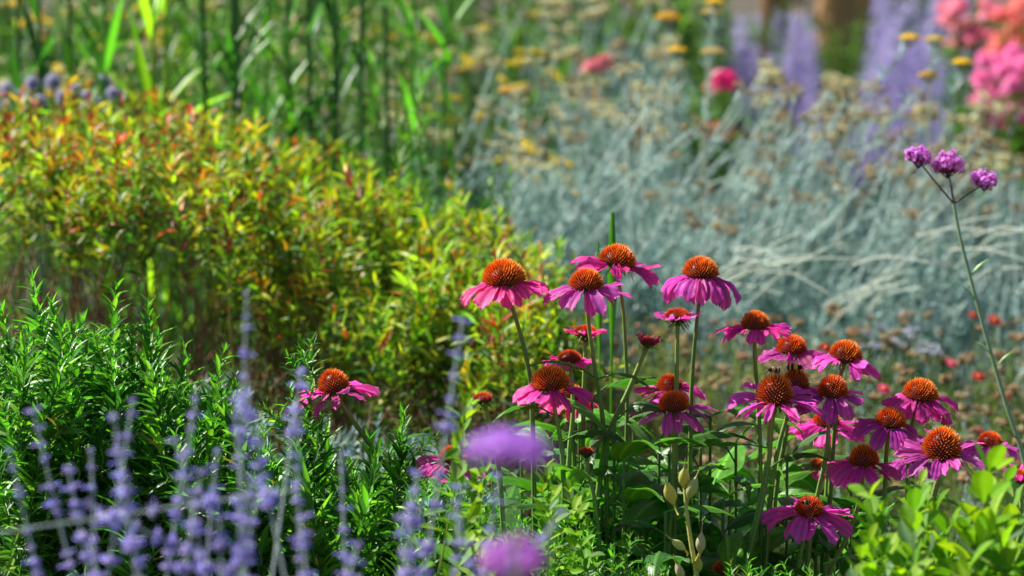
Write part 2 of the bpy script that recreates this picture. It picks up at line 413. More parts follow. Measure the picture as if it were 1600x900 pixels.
def big_leaf(t, gp, px, py, Y, az, L, a0, a1, W=None, roll=0., pet=.02, col=None, name='leaf', bend=None):
    W = W or L * .27
    b = P(px, py, Y) if px is not None else py
    az_ = R(az); bend = rng.normal(0, .2) if bend is None else bend
    v, q, T, U = blade(L, W, prof_ovate, 10, 16, R(a0), R(a1), az_, roll, .35, .0007, 4, rng.normal(0, .3), bend, 0, wave=W * .05, ease=.9)
    base = np.array(col if col is not None else (.045, .16, .02)) * rng.uniform(.75, 1.25)
    vein = np.exp(-(U / .09) ** 2) + .35 * np.clip(np.cos((T * 30 - np.abs(U) * 9)), .6, 1) * 0 + .25 * (np.cos(T * 34 - np.abs(U) * 8) > .92)
    c = base[None] * (1 + .8 * vein[:, None]) + np.array([.02, .03, 0]) * vein[:, None]
    g = Geo().add(v, q, c, 0)
    dirp = np.array([math.cos(R(a0)) * math.cos(az_), math.cos(R(a0)) * math.sin(az_), math.sin(R(a0))])
    g2 = Geo(); g2.merge(g, None, b + dirp * pet - gp)
    tube(g2, [b - gp - dirp * .003, b + dirp * pet * .5 - gp, b + dirp * (pet + L * .05) - gp], .0012, base * 1.5, 6, 0)
    obj(name, g2.mesh(name, M_LEAF), t)

CF = coneflower
F0 = 3.42
CF('tall coneflower on the far left of the back row, stem leaning right', 787, 426, 72, F0, [(800, 480), (818, 540), (829, 600), (832, 660)], ax=(-.06, -.03, 1), np_=19, red=.12, a1=-52, wid=1.15)
CF('coneflower second from the left in the top row with spreading petals', 916, 436, 57, F0, [(919, 500), (930, 580), (940, 640), (946, 720)], ax=(0, -.1, 1), np_=18, red=.25, pl=1.12, a1=-48,
   leaves=[(932, 592, F0, 185, .075, 35, -25, .018, .3), (934, 592, F0 - .01, 330, .065, 20, -50, .022, -.3)])
CF('topmost coneflower tilted right with petals thrown to one side', 966, 400, 62, 3.52, [(972, 470), (977, 540), (980, 620), (979, 690)], ax=(.22, .08, 1), np_=18, red=.12, a0=2, a1=-45, spread=30, pink=(.62, .04, .33), thick=.85)
CF('tall coneflower right of the top row with a ragged pink skirt', 1095, 418, 60, F0, [(1091, 480), (1085, 540), (1081, 600), (1079, 680)], ax=(.04, -.02, 1), np_=22, red=.15, a1=-62, thick=.9)
CF('half open coneflower with flat short petals below the tall right one', 1059, 490, 44, F0 - .02, [(1058, 540), (1057, 600), (1056, 660)], hc=.3, np_=20, pl=.52, a0=18, a1=8, red=.95, young=1, wid=.55, spread=8)
CF('half open coneflower behind the second tall stem, petals raised', 915, 516, 42, 3.5, [(914, 560), (912, 620)], hc=.3, np_=18, pl=.5, a0=35, a1=15, red=.9, young=1, wid=.45, spread=12)
CF('dark closed bud with spiky maroon petals on a slanting pale stem', 1013, 532, 30, F0, [(1003, 560), (982, 610), (962, 652), (945, 700)], ax=(.12, 0, 1), hc=.35, np_=20, pl=.33, a0=62, a1=38, red=1, young=2, wid=.3, spread=15, thick=1.15)
CF('small young coneflower with a flat red cone above the leafy middle', 890, 556, 42, F0 + .03, [(894, 600), (895, 650), (890, 700)], hc=.36, np_=18, pl=.72, a0=-2, a1=-18, red=.85, young=1, wid=.7, spread=12)
CF('coneflower with a tall orange cone left of the leafy middle', 860, 590, 64, F0 - .05, [(867, 640), (876, 690), (880, 740)], ax=(-.03, -.1, 1), np_=15, red=.12, a0=-4, a1=-42, wid=1.15,
   leaves=[(868, 650, F0 - .05, 200, .07, 30, -50, .02, .4)])
CF('pink petalled coneflower hiding just behind the tall orange cone', 892, 612, 44, F0 + .08, [(893, 660), (897, 720)], ax=(.05, -.1, 1), red=.4, a1=-55, pink=(.75, .05, .3))
CF('rear one of the overlapping pair of coneflowers in the middle', 1046, 597, 44, F0 + .08, [(1046, 640), (1047, 700)], ax=(-.1, -.12, 1), red=.5, np_=16, a1=-25, a0=-2)
CF('front one of the overlapping pair of coneflowers in the middle', 1053, 626, 53, F0 - .03, [(1052, 690), (1051, 750), (1046, 830)], ax=(-.02, -.22, 1), red=.45, np_=15, a0=-2, a1=-38, pink=(.62, .08, .42), wid=.9, pl=1.1,
   leaves=[(1052, 700, F0, 20, .10, 25, -35, .024, .3), (1051, 740, F0, 170, .11, 30, -30, .026, -.2)])
CF('coneflower at the left end of the right hand group, highest of it', 1180, 500, 50, F0, [(1179, 550), (1182, 600), (1186, 660)], ax=(0, -.05, 1), np_=16, red=.2, pl=1.1, a0=5, a1=-50, spread=22, pink=(.7, .05, .4))
CF('dark coned coneflower in purple shade behind the bees', 1237, 538, 52, F0 + .09, [(1234, 600), (1228, 680), (1216, 740)], ax=(0, -.02, 1), hc=.5, np_=19, red=.5, a0=-4, a1=-38, pink=(.45, .04, .33), wid=1.15)  # shade put into the petal colour as a darker purple
CF('coneflower leaning right at the top of the right group', 1323, 548, 56, F0 + .03, [(1313, 590), (1307, 640), (1300, 720)], ax=(.18, -.02, 1), np_=15, red=.15, a0=-4, a1=-45, wid=1.2, gap=(225, 262))
CF('nearest big coneflower with a round cone and narrow curling petals', 1211, 606, 62, F0 - .07, [(1205, 660), (1200, 720), (1188, 790), (1170, 860), (1158, 900)], ax=(-.02, -.22, 1), hc=.66, sph=115, np_=21, red=.12, a0=10, a1=-38, wid=.72, pl=1.18, pink=(.66, .08, .48), spread=10, thick=1.5,
   leaves=[(1198, 735, F0 - .06, 8, .075, 35, -45, .022, .4), (1200, 700, F0 - .06, 185, .085, 12, -18, .014, .3)])
CF('coneflower half hidden behind the round cone, carrying the bees', 1243, 592, 48, F0 + .0, [(1230, 650), (1216, 700), (1206, 760)], ax=(.05, -.1, 1), hc=.66, red=.25, np_=16, a1=-40, pink=(.5, .06, .42))
CF('red coned coneflower right of the round cone', 1301, 603, 52, F0 - .02, [(1296, 650), (1291, 710), (1280, 760), (1268, 820)], ax=(.0, -.16, 1), red=.6, np_=16, a1=-50, pink=(.55, .06, .45), hc=.6)
CF('bright pink coneflower tucked behind two stems', 1291, 652, 46, F0 + .12, [(1296, 700), (1292, 760)], ax=(0, -.12, 1), red=.2, np_=18, a0=2, a1=-48, pink=(.75, .05, .42), wid=1.2, pl=1.15)
CF('broad coneflower at upper right with a deep pink left side', 1439, 609, 60, F0 + .02, [(1428, 650), (1421, 700), (1418, 770)], ax=(.12, -.02, 1), hc=.5, np_=20, red=.15, a1=-52, wid=1.2, pink=(.62, .045, .36))
CF('purple coneflower drooping between the broad one and its neighbours', 1393, 652, 52, F0 - .02, [(1386, 695), (1383, 760), (1380, 830)], ax=(.14, -.06, 1), hc=.5, red=.45, np_=17, a1=-58, pink=(.48, .05, .40), wid=1.1)
CF('coneflower with the largest round cone at right, petals swept left', 1473, 690, 66, F0 - .08, [(1466, 745), (1455, 790), (1446, 860)], ax=(.05, -.26, 1), hc=.66, sph=112, np_=20, red=.15, a0=14, a1=-45, wid=.72, pl=1.12, pink=(.6, .07, .46), spread=18, thick=1.4)
CF('small red coned coneflower nearest the right edge', 1547, 686, 42, F0 + .02, [(1544, 725), (1541, 790)], ax=(.02, -.08, 1), red=.75, np_=16, a0=-2, a1=-42, pl=1.0, pink=(.6, .07, .45))
CF('coneflower with a dark domed cone above the bright leafy shrub', 1350, 711, 52, F0 - .03, [(1347, 755), (1338, 800), (1318, 850), (1295, 900)], ax=(0, -.1, 1), hc=.58, red=.35, np_=18, a1=-36, pink=(.58, .05, .38), wid=1.05)
CF('lowest open coneflower with a small bee on its red cone', 1265, 790, 50, F0 - .06, [(1256, 840), (1245, 900)], ax=(.02, -.30, 1), hc=.5, red=.72, np_=14, a0=-5, a1=-32, pl=1.2, wid=1.35, pink=(.66, .08, .48), spread=9)
CF('cut off coneflower at the bottom edge in the middle', 1132, 888, 46, F0 - .1, [(1130, 930)], ax=(-.1, -.15, 1), hc=.5, red=.6, np_=16, a0=-10, a1=-60, pink=(.7, .05, .42))
CF('coneflower with narrow hanging petals glimpsed through the bright shrub', 1470, 862, 34, F0 + .05, [(1470, 910)], ax=(0, -.05, 1), hc=.6, red=.5, np_=12, a0=-40, a1=-75, pl=.85, pink=(.62, .06, .42))
CF('small orange cone glimpsed above the bright shrub under the big round cone', 1443, 771, 26, F0 + .1, [(1440, 820)], hc=.7, red=.4, np_=10, a0=-40, a1=-80, pl=.9)
CF('dark coneflower behind and left of the largest round cone', 1428, 712, 40, F0 + .12, [(1425, 760)], red=.55, np_=15, a1=-50, pink=(.45, .05, .36))
CF('lone coneflower at left leaning over the green leafy mound', 520, 595, 54, F0, [(536, 635), (562, 672), (598, 722), (630, 770)], ax=(-.16, -.06, 1), hc=.64, red=.3, np_=14, a0=8, a1=-40, wid=.9, pl=1.1, spread=20, pink=(.66, .06, .40), thick=1.15)
CF('coneflower half hidden behind the blurred purple flower head', 706, 710, 44, F0 - .05, [(712, 750), (718, 810)], ax=(.1, -.2, 1), red=.7, np_=14, a1=-38, pink=(.75, .08, .45), pl=1.05)
CF('closed green bud with an orange rim left of the leafy middle', 755, 620, 34, F0, [(762, 650), (772, 690), (780, 740)], ax=(-.03, -.05, 1), hc=.3, np_=14, pl=.22, a0=75, a1=65, red=.5, young=2, wid=.3, thick=1.1)
CF('small green bud low among the big dark leaves', 916, 704, 28, F0 - .05, [(920, 740), (930, 790)], hc=.35, np_=14, pl=.14, a0=75, a1=65, red=.5, young=2, wid=.25)
CF('half open coneflower with raised pointed petals at the right edge', 1594, 742, 40, F0 - .05, [(1596, 790)], ax=(-.1, -.1, 1), hc=.35, np_=16, pl=.6, a0=50, a1=30, red=.5, young=1, wid=.35)
CF('distant magenta coneflower low behind the stems in the middle right', 1276, 724, 30, F0 + .22, [(1276, 770)], red=.6, np_=14, pl=.8, a1=-50, pink=(.7, .05, .35))
CF('tiny pink coneflower low in the leafy mound', 672, 800, 26, F0 + .05, [(674, 850)], ax=(-.2, -.2, 1), red=.6, np_=12, pl=.7, a1=-40, pink=(.7, .05, .35))

# extra leafy coneflower stalks without flowers: the dark broad leaves of the middle
def leafy_stalk(label, px, py, Y, spec, lean=0):
    b = P(px, 900, Y); gp = np.array([b[0] + lean, Y, 0.0]); top = P(px, py, Y)
    t = thing('coneflower_stalk', label, 'leafy stalk', gp, 'leafy coneflower stalks without flowers')
    g = Geo(); sp = spline([gp, gp * .5 + top * .5 + np.array([lean * .2, 0, 0]), top], 8)
    tube(g, sp, (.0036, .0018), (.09, .17, .04), 8)
    obj('stem', Geo().merge(g, None, -gp).mesh('stem', M_STEM), t)
    for i in range(spec):
        f = 1 - .55 * (i / spec) ** 1.1
        q = np.array([np.interp(f, np.linspace(0, 1, len(sp)), sp[:, k]) for k in range(3)])
        az = i * 137.5 + rng.uniform(-25, 25)
        L = rng.uniform(.095, .16) * (.65 if i < 2 else 1)
        col = [(.055, .19, .02), (.09, .27, .025), (.045, .145, .03)][rng.integers(0, 3)]
        big_leaf(t, gp, None, q, None, az, L, rng.uniform(15, 60), rng.uniform(-75, 0), L * rng.uniform(.26, .38), rng.normal(0, .45), .02, col)

STK = [(840, 700, 3.5), (880, 690, 3.42), (925, 620, 3.5), (960, 660, 3.4), (975, 720, 3.35), (1000, 740, 3.5), (1030, 690, 3.48), (1040, 800, 3.3), (1095, 700, 3.45),
       (1110, 650, 3.5), (1130, 780, 3.4), (1150, 690, 3.5), (1170, 830, 3.52), (1200, 760, 3.6), (1230, 720, 3.48), (1250, 800, 3.62), (1285, 770, 3.62), (1310, 830, 3.52), (1335, 790, 3.5),
       (1015, 860, 3.3), (1225, 870, 3.45), (1290, 880, 3.32), (940, 780, 3.45), (900, 800, 3.5), (1380, 800, 3.55), (1120, 850, 3.4)]
PLACES = ['left of the tall orange coned flower', 'under the tall orange coned flower', 'behind the second tall stem', 'under the slanting bud', 'left of the pale pods, high', 'behind the pale pods',
          'under the pair of middle coneflowers', 'in front at the pale pods', 'right of the pair of middle coneflowers', 'below the tall ragged skirted flower', 'right of the pale pods', 'under the highest flower of the right group',
          'left of the nearest thick stem, low', 'behind the nearest thick stem', 'below the bee carrying flower', 'behind the lowest open flower', 'between the lowest flower and the dark dome', 'right of the lowest open flower',
          'under the dark domed flower', 'bottom edge left of the pods', 'bottom edge under the nearest stem', 'bottom edge under the lowest flower', 'left of the pods among fine shoots', 'low beneath the orange coned flower',
          'behind the bright shrub', 'bottom edge right of the pods']
STK += [(700, 760, 3.6), (770, 740, 3.6), (815, 720, 3.58), (865, 680, 3.6), (905, 660, 3.62), (950, 690, 3.58), (990, 670, 3.62), (1060, 740, 3.6), (1085, 760, 3.56), (1140, 740, 3.62), (1175, 770, 3.62),
        (1240, 760, 3.66), (1330, 740, 3.62), (1010, 770, 3.5), (880, 760, 3.5)]
PLACES += ['behind the half hidden coneflower', 'behind the big blurred purple head', 'rear left of the tall orange coned flower', 'rear right of the tall orange coned flower', 'behind the small young coneflower', 'behind the second tall stem, low',
           'behind the slanting bud stem', 'behind the pods, rear', 'just behind the pods', 'in the rear under the ragged skirted flower', 'in the rear left of the thick stem', 'in the rear below the bees', 'in the rear under the dark dome', 'left of the pods, middle height', 'right of the big blurred purple head']
for (x, y, Y), pl in zip(STK, PLACES):
    leafy_stalk('dark leafy coneflower stalk ' + pl, x, y, Y, 12)

# bees
def bee(label, px, py, Y, sc, dirx, yellow):
    c = P(px, py, Y); t = thing('bee', label, 'bee', c, 'bees feeding on the cones')
    g = Geo(); body = []
    M = frame(np.array([dirx, -.35, .12]), np.array([0, 0, 1.])); Mx = M
    zs = np.linspace(0, 1, 22)      # along body y from tail to head
    rad = np.interp(zs, [0, .08, .25, .42, .5, .56, .68, .8, .84, .92, 1], [.02, .45, .9, .8, .5, .75, .85, .5, .4, .5, .05]) * .0042
    n = 12; a = np.arange(n) / n * 2 * np.pi
    v = np.stack([rad[:, None] * np.cos(a), np.repeat(((zs - .5) * .017)[:, None], n, 1), rad[:, None] * np.sin(a)], -1)
    pal = []
    for z in zs:
        if z < .12: p = (.5, .48, .42)
        elif z < .24: p = (.02, .015, .01)
        elif z < .36: p = (.8, .48, .04) if yellow else (.4, .28, .12)
        elif z < .52: p = (.02, .015, .01)
        elif z < .72: p = (.75, .45, .06) if yellow else (.45, .32, .15)
        else: p = (.02, .015, .01)
        pal += [p] * n
    i = np.arange(21)[:, None] * n; j = np.arange(n)[None]; j2 = (j + 1) % n
    q = np.stack([i + j, i + j2, i + n + j2, i + n + j], -1).reshape(-1, 4)
    g.add(v.reshape(-1, 3), q, pal)
    # fur
    N = 500; zi = rng.integers(1, 20, N); aj = rng.uniform(0, 6.28, N)
    pos = np.stack([rad[zi] * np.cos(aj), (zs[zi] - .5) * .017, rad[zi] * np.sin(aj)], -1)
    d = np.stack([np.cos(aj), rng.normal(-.3, .2, N), np.sin(aj)], -1)
    inst(g, [template(.15, prof_needle, 2, 2, 0, .1)], pos, d, np.cross(d, [.1, .9, .2]), np.full(N, .0011), np.array(pal)[zi * n] * 1.2)
    for s in (-1, 1):
        for k, y0 in enumerate((-.0005, .0015, .0035)):
            tube(g, [[s * .002, y0, -.002], [s * .006, y0 + (k - 1) * .002, -.002], [s * .0075, y0 + (k - 1) * .004, -.0065]], .0004, (.02, .015, .01), 5)
        tube(g, [[s * .0008, .0075, .0005], [s * .002, .0105, .002], [s * .0028, .0125, .001]], .0002, (.02, .015, .01), 4)
    obj('body', Geo().merge(g, Mx, (0, 0, 0), sc).mesh('body', M_FUZZ), t)
    for s in (-1, 1):
        w = Geo(); inst(w, [template(.38, prof_obov, 4, 6, .05, .05)], np.array([[s * .002, .002, .003]]), np.array([[s * .75, -1, .35]]), np.array([[0, 0, 1.]]), np.array([.011]), np.array([[.35, .33, .28]]))
        obj('wing', Geo().merge(w, Mx, (0, 0, 0), sc).mesh('wing', M_WING), t)

M_WING = plant_mat('wing_membrane', .25, .5, .5, (1.1, 1.1, 1.1))
bee('yellow banded bumblebee on top of the cone behind the round one', 1241, 574, F0 + .0, 1.25, 1, True)
bee('greyish furry bee on the top of the nearest round cone', 1210, 578, F0 - .075, 1.0, -1, False)
bee('small pale bee on the red cone of the lowest open coneflower', 1259, 785, F0 - .09, .75, -1, False)

# ------------------------------------------------------------------ green leafy mound (fine lance leaves), in focus
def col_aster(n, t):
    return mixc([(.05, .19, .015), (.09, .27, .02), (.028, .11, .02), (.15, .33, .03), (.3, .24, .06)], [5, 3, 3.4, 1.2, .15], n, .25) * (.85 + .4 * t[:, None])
T_AST = [template(.18, prof_lance, 2, 6, .3, c) for c in (.05, .2, .4)] + [template(.22, prof_lance, 2, 6, .3, .12)]
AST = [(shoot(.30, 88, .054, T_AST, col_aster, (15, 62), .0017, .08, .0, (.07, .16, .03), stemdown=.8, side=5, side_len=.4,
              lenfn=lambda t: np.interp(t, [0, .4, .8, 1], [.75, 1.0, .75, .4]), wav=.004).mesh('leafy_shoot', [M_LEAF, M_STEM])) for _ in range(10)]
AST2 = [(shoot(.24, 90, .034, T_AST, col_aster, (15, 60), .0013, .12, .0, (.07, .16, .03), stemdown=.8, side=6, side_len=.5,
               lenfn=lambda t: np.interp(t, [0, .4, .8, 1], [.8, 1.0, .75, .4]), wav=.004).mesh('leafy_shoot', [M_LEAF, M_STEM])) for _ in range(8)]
top_x = [-60, 20, 70, 110, 160, 190, 240, 300, 360, 420, 470, 520, 600, 650, 720, 800, 880, 960, 1040, 1100]
top_y = [480, 490, 440, 475, 462, 520, 490, 560, 590, 620, 640, 690, 650, 690, 730, 770, 760, 790, 830, 850]

def aster_plant(label, x0, x1, n, meshes, heights, specials=(), sc=(0.85, 1.1), ytop=None, Yr=(3.2, 3.85), H=.30, low=190):
    xc = (x0 + x1) / 2; gp = np.array([P(xc, 900, 3.5)[0], 3.5, 0])
    t = thing('leafy_mound_plant', label, 'leafy plant', gp, 'fine leaved green plants in front')
    for (x, y, Y, s) in specials:
        place_part('leafy_shoot', meshes[rng.integers(0, len(meshes))], t, P(x, y, Y), H, (R(rng.normal(0, 4)), R(rng.normal(0, 5))), s)
    for i in range(n):
        x = x0 + (x1 - x0) * (i + rng.random()) / n; Y = rng.uniform(*Yr)
        yt = np.interp(x, top_x, top_y) + abs(rng.normal(0, 30)) + rng.random() ** 1.3 * low * (1.2 if Y < 3.45 else .6) + 12
        s = rng.uniform(*sc)
        place_part('leafy_shoot', meshes[rng.integers(0, len(meshes))], t, P(x, yt, Y), H, (R(rng.normal(0, 9)), R(rng.normal((x - xc) * .03, 8))), s)

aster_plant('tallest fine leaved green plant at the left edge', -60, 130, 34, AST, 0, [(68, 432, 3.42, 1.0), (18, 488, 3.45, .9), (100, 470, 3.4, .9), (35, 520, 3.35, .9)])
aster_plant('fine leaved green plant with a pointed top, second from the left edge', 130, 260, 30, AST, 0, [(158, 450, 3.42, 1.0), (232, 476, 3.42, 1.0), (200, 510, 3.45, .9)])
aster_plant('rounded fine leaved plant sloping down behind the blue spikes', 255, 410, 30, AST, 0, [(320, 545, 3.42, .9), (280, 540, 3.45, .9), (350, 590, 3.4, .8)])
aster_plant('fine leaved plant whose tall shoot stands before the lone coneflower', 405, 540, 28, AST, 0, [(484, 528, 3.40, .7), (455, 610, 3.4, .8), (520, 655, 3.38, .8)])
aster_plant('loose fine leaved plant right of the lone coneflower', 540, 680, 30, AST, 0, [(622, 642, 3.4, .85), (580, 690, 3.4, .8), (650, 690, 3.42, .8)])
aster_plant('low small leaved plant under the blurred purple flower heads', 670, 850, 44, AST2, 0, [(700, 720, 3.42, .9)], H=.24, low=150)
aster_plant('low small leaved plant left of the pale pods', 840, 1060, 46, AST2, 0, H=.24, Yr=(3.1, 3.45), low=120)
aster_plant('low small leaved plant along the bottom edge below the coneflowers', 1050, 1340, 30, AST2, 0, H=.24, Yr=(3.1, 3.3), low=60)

# ------------------------------------------------------------------ bright leafy shrub at lower right and its pods
def col_bap(n, t):
    return mixc([(.13, .30, .01), (.08, .23, .01), (.22, .38, .01), (.15, .26, .12)], [5, 4, 2, 1.3], n, .15)
T_BAP = [template(.46, prof_obov, 4, 7, .18, c) for c in (.02, .12, -.08, .22)]
BAP = [shoot(.26, 27, .066, T_BAP, col_bap, (10, 55), .0022, .08, .05, (.2, .3, .05), whorl=3, stemdown=.7, side=2, side_len=.5,
             lenfn=lambda t: np.interp(t, [0, .5, 1], [.9, 1, .6])).mesh('leafy_shoot', [M_LEAFM, M_STEM]) for _ in range(7)]
def bap(label, xs, Y):
    gp = np.array([P(np.mean([a[0] for a in xs]), 900, Y)[0], Y, 0])
    t = thing('broad_leaved_shrub', label, 'shrub', gp, 'bright round leaved shrubs')
    for (x, y, d, s) in xs:
        if x > 1340: y += 34
        place_part('leafy_shoot', BAP[rng.integers(0, 7)], t, P(x, y, Y + d), .26, (R(rng.normal(0, 5)), R(rng.normal(0, 7))), s)
bap('bright yellow green shrub with rounded leaves at the lower right corner, left half',
    [(1382, 742, -.05, .8), (1350, 790, 0, .7), (1420, 775, 0, .9), (1400, 800, -.1, .9), (1365, 850, -.1, .8), (1430, 720, .1, .6), (1455, 810, .05, .9), (1385, 880, -.1, .8), (1440, 870, -.1, .8)], 2.85)
bap('bright yellow green shrub with rounded leaves touching the right edge',
    [(1520, 705, -.05, 1.0), (1565, 740, 0, .9), (1600, 730, .1, .9), (1490, 770, .1, .9), (1540, 800, -.1, .9), (1585, 820, -.1, .9), (1620, 780, 0, 1), (1510, 850, -.15, .9), (1570, 880, -.1, .9), (1480, 860, 0, .8), (1620, 860, -.1, .9)], 2.85)
bap('single bright sprig rising before the half hidden coneflower', [(735, 640, 0, .55), (740, 700, .05, .6), (722, 790, 0, .6)], 2.95)
bap('pale green sprig with few round leaves low beside the purple heads', [(868, 730, 0, .5), (880, 770, .05, .5), (760, 850, .02, .5)], 3.1)

def pods():
    Y = 3.2; gp = np.array([P(1090, 900, Y)[0], Y, 0])
    t = thing('seed_pod_stalk', 'pale yellow stalk carrying swollen cream seed pods', 'seed pods', gp)
    g = Geo(); sp = spline([gp, P(1088, 900, Y), P(1080, 850, Y), P(1073, 800, Y), P(1070, 765, Y)], 6)
    tube(g, sp, (.0034, .0018), (.5, .5, .13), 8)
    obj('stem', Geo().merge(g, None, -gp).mesh('stem', M_STEM), t)
    for (x, y, tx, ty, L, cc, bx, by) in [(1047, 771, 1038, 745, 50, 0, 1060, 805), (1069, 746, 1070, 722, 46, 0, 1070, 775), (1082, 762, 1092, 735, 46, 1, 1074, 792),
                                  (1060, 851, 1040, 836, 34, 1, 1074, 868), (1095, 848, 1097, 822, 40, 2, 1082, 880), (1091, 884, 1096, 860, 36, 0, 1085, 905), (1062, 893, 1052, 868, 36, 2, 1080, 925)]:
        a = P(bx, by, Y); c = P(x, y, Y - .005 * cc); tip = P(tx, ty, Y - .01)
        ax = nrm(tip - c); Lm = px2m(L, Y); M = frame(ax, np.array([.3, -1, .2]))
        z = np.linspace(0, 1, 12); pr = np.array([.14, .3, .55, .8, .96, 1, .97, .88, .7, .45, .2, .1]) * Lm * .20
        n = 12; al = np.arange(n) / n * 2 * np.pi
        rr = pr[:, None] * (1 - .13 * np.exp(-((al - np.pi / 2) / .3) ** 2))[None]
        v = np.stack([rr * np.cos(al), np.repeat(((z - .5) * Lm)[:, None], n, 1), rr * np.sin(al)], -1).reshape(-1, 3)
        i = np.arange(11)[:, None] * n; j = np.arange(n)[None]; j2 = (j + 1) % n
        col = [(.50, .50, .13), (.48, .52, .2), (.50, .46, .28)][cc]
        g = Geo().add(v @ M.T + c, np.stack([i + j, i + j2, i + n + j2, i + n + j], -1).reshape(-1, 4), col)
        top = c + ax * Lm * .49
        tube(g, [top - ax * .003, top + ax * Lm * .15, top + ax * Lm * .36 + np.array([.0008, 0, 0])], (.0011, .0003), (.45, .36, .15), 5)
        bot = c - ax * Lm * .49
        tube(g, [bot + ax * .003, bot * .5 + a * .5 + ax * -.002, a], .0012, (.55, .5, .1), 6)
        obj('pod', Geo().merge(g, None, -gp).mesh('pod', M_POD), t)
pods()

# ------------------------------------------------------------------ verbena (purple flat heads)
def floret_head(c, W, Hh, n, axis=(0, 0, 1), pal=((.60, .20, .70), (.70, .18, .56), (.48, .17, .68)), fl=.004):
    g = Geo(); i = np.arange(n); r = np.sqrt((i + .5) / n); a = i * 2.4
    z = Hh * (1 - r ** 2.2) * .75
    pos = np.stack([r * np.cos(a) * W / 2, r * np.sin(a) * W / 2, z], -1) + rng.normal(0, fl * .35, (n, 3))
    out = nrm(np.stack([r * np.cos(a), r * np.sin(a), 1.2 - r], -1))
    cen = np.array([0, 0, -Hh * .6])
    tb = [template(.22, prof_needle, 2, 2, 0, 0)]
    d = nrm(pos - cen)
    ln = np.full(n, fl * 2.2)
    inst(g, tb, pos - d * fl * 2.2, d, np.cross(d, [.3, .2, 1.]), ln, mixc([(.42, .06, .22), (.25, .07, .10)], [1, 1], n))
    for k in range(5):
        an = k * 2 * np.pi / 5 + rng.uniform(0, .5)
        x = nrm(np.cross(out, [.1, .9, .3])); y = np.cross(out, x)
        dd = math.cos(an) * x + math.sin(an) * y + out * .25
        inst(g, [template(.75, prof_obov, 2, 2, 0, .1)], pos, dd, out, np.full(n, fl), mixc(pal, [1] * len(pal), n, .15))
    ax = nrm(np.array(axis, float)); F = frame(ax, np.array([.1, -1, .1])); Mh = np.stack([F[:, 0], -F[:, 2], F[:, 1]], -1)
    if np.linalg.det(Mh) < 0: Mh[:, 1] *= -1
    return Geo().merge(g, Mh, c)

def verbena(label, Y, stem, heads, node, col=(.28, .42, .24), r=.0026, pal=((.62, .24, .74), (.70, .20, .58), (.50, .2, .70)), lv=True):
    low = P(stem[-1][0], stem[-1][1], Y); pv = P(stem[-2][0], stem[-2][1], Y)
    gp = np.array([low[0] + (low[0] - pv[0]) / max(pv[2] - low[2], .02) * low[2] * .55, Y, 0])
    t = thing('purple_verbena', label, 'verbena', gp, 'purple verbenas on wiry stems')
    g = Geo(); sp = spline([P(x, y, Y) for x, y in stem] + [gp], 6)
    tube(g, sp, (r * .8, r * 1.3), col, 8)
    obj('stem', Geo().merge(g, None, -gp).mesh('stem', M_STEM), t)
    if lv:
        for (x, y, sg) in [(1516, 432, 1), (1524, 470, -1), (1556, 575, 1), (1552, 560, -1), (1590, 690, -1)]:
            big_leaf(t, gp, x, y, Y, 0 if sg > 0 else 180, .035, 65, 20, .006, 0, .002, (.16, .28, .12))
    for (x, y, wpx, hpx, mx, my) in heads:
        c = P(x, y, Y); nd = P(*node, Y); W = px2m(wpx, Y); Hh = px2m(hpx, Y)
        if node != (x, y):
            g = Geo(); tube(g, spline([nd, P(mx, my, Y), c - np.array([0, 0, Hh * .4])], 5), (r * .6, r * .45), (.16, .09, .12), 6)
            obj('branch', Geo().merge(g, None, -gp).mesh('branch', M_STEM), t)
        g = Geo(); ns = 9
        for k in range(ns):
            aa = k * 2 * np.pi / (ns - 2) ; q_ = 0 if k >= ns - 2 else 1; zz = .12 if q_ else .42
            if q_ == 0: aa = (k % 2) * np.pi
            rr = W * (.30 if q_ else .1)
            o3 = np.array([math.cos(aa) * rr, math.sin(aa) * rr, Hh * zz + rng.normal(0, Hh * .06)])
            g.merge(floret_head(c - gp - np.array([0, 0, Hh * .45]) + o3, W * .36, Hh * .55, int(8 + W * 260), (o3[0] / W, o3[1] / W, .6), pal=pal, fl=.0036))
            tube(g, [c - gp - np.array([0, 0, Hh * .8]), c - gp - np.array([0, 0, Hh * .5]) + o3], .0008, (.14, .06, .08), 4)
        ellipsoid(g, c - gp - np.array([0, 0, Hh * .45]), (W * .2, W * .2, Hh * .15), (.14, .05, .08), 10, 6)
        obj('flower_head', g.mesh('flower_head', M_FLOR), t)
verbena('verbena with three small purple heads on a bare stem at right', 3.85, [(1490, 318), (1500, 370), (1518, 440), (1545, 540), (1575, 640), (1600, 720)],
        [(1435, 238, 42, 32, 1462, 285), (1481, 250, 56, 36, 1486, 290), (1538, 275, 42, 30, 1518, 300)], (1490, 318))
verbena('large blurred purple verbena head hanging before the leafy middle', 1.55, [(795, 730), (800, 800), (806, 900), (810, 1000)], [(795, 692, 150, 46, 796, 715)], (795, 730), r=.0015, pal=((.44, .20, .72), (.54, .22, .66), (.36, .18, .70)), lv=False)
verbena('blurred purple verbena head at the bottom edge', 1.62, [(808, 892), (810, 940), (812, 1010)], [(803, 858, 105, 80, 806, 880)], (808, 892), r=.0015, pal=((.48, .20, .68), (.58, .18, .55), (.38, .18, .68)), lv=False)

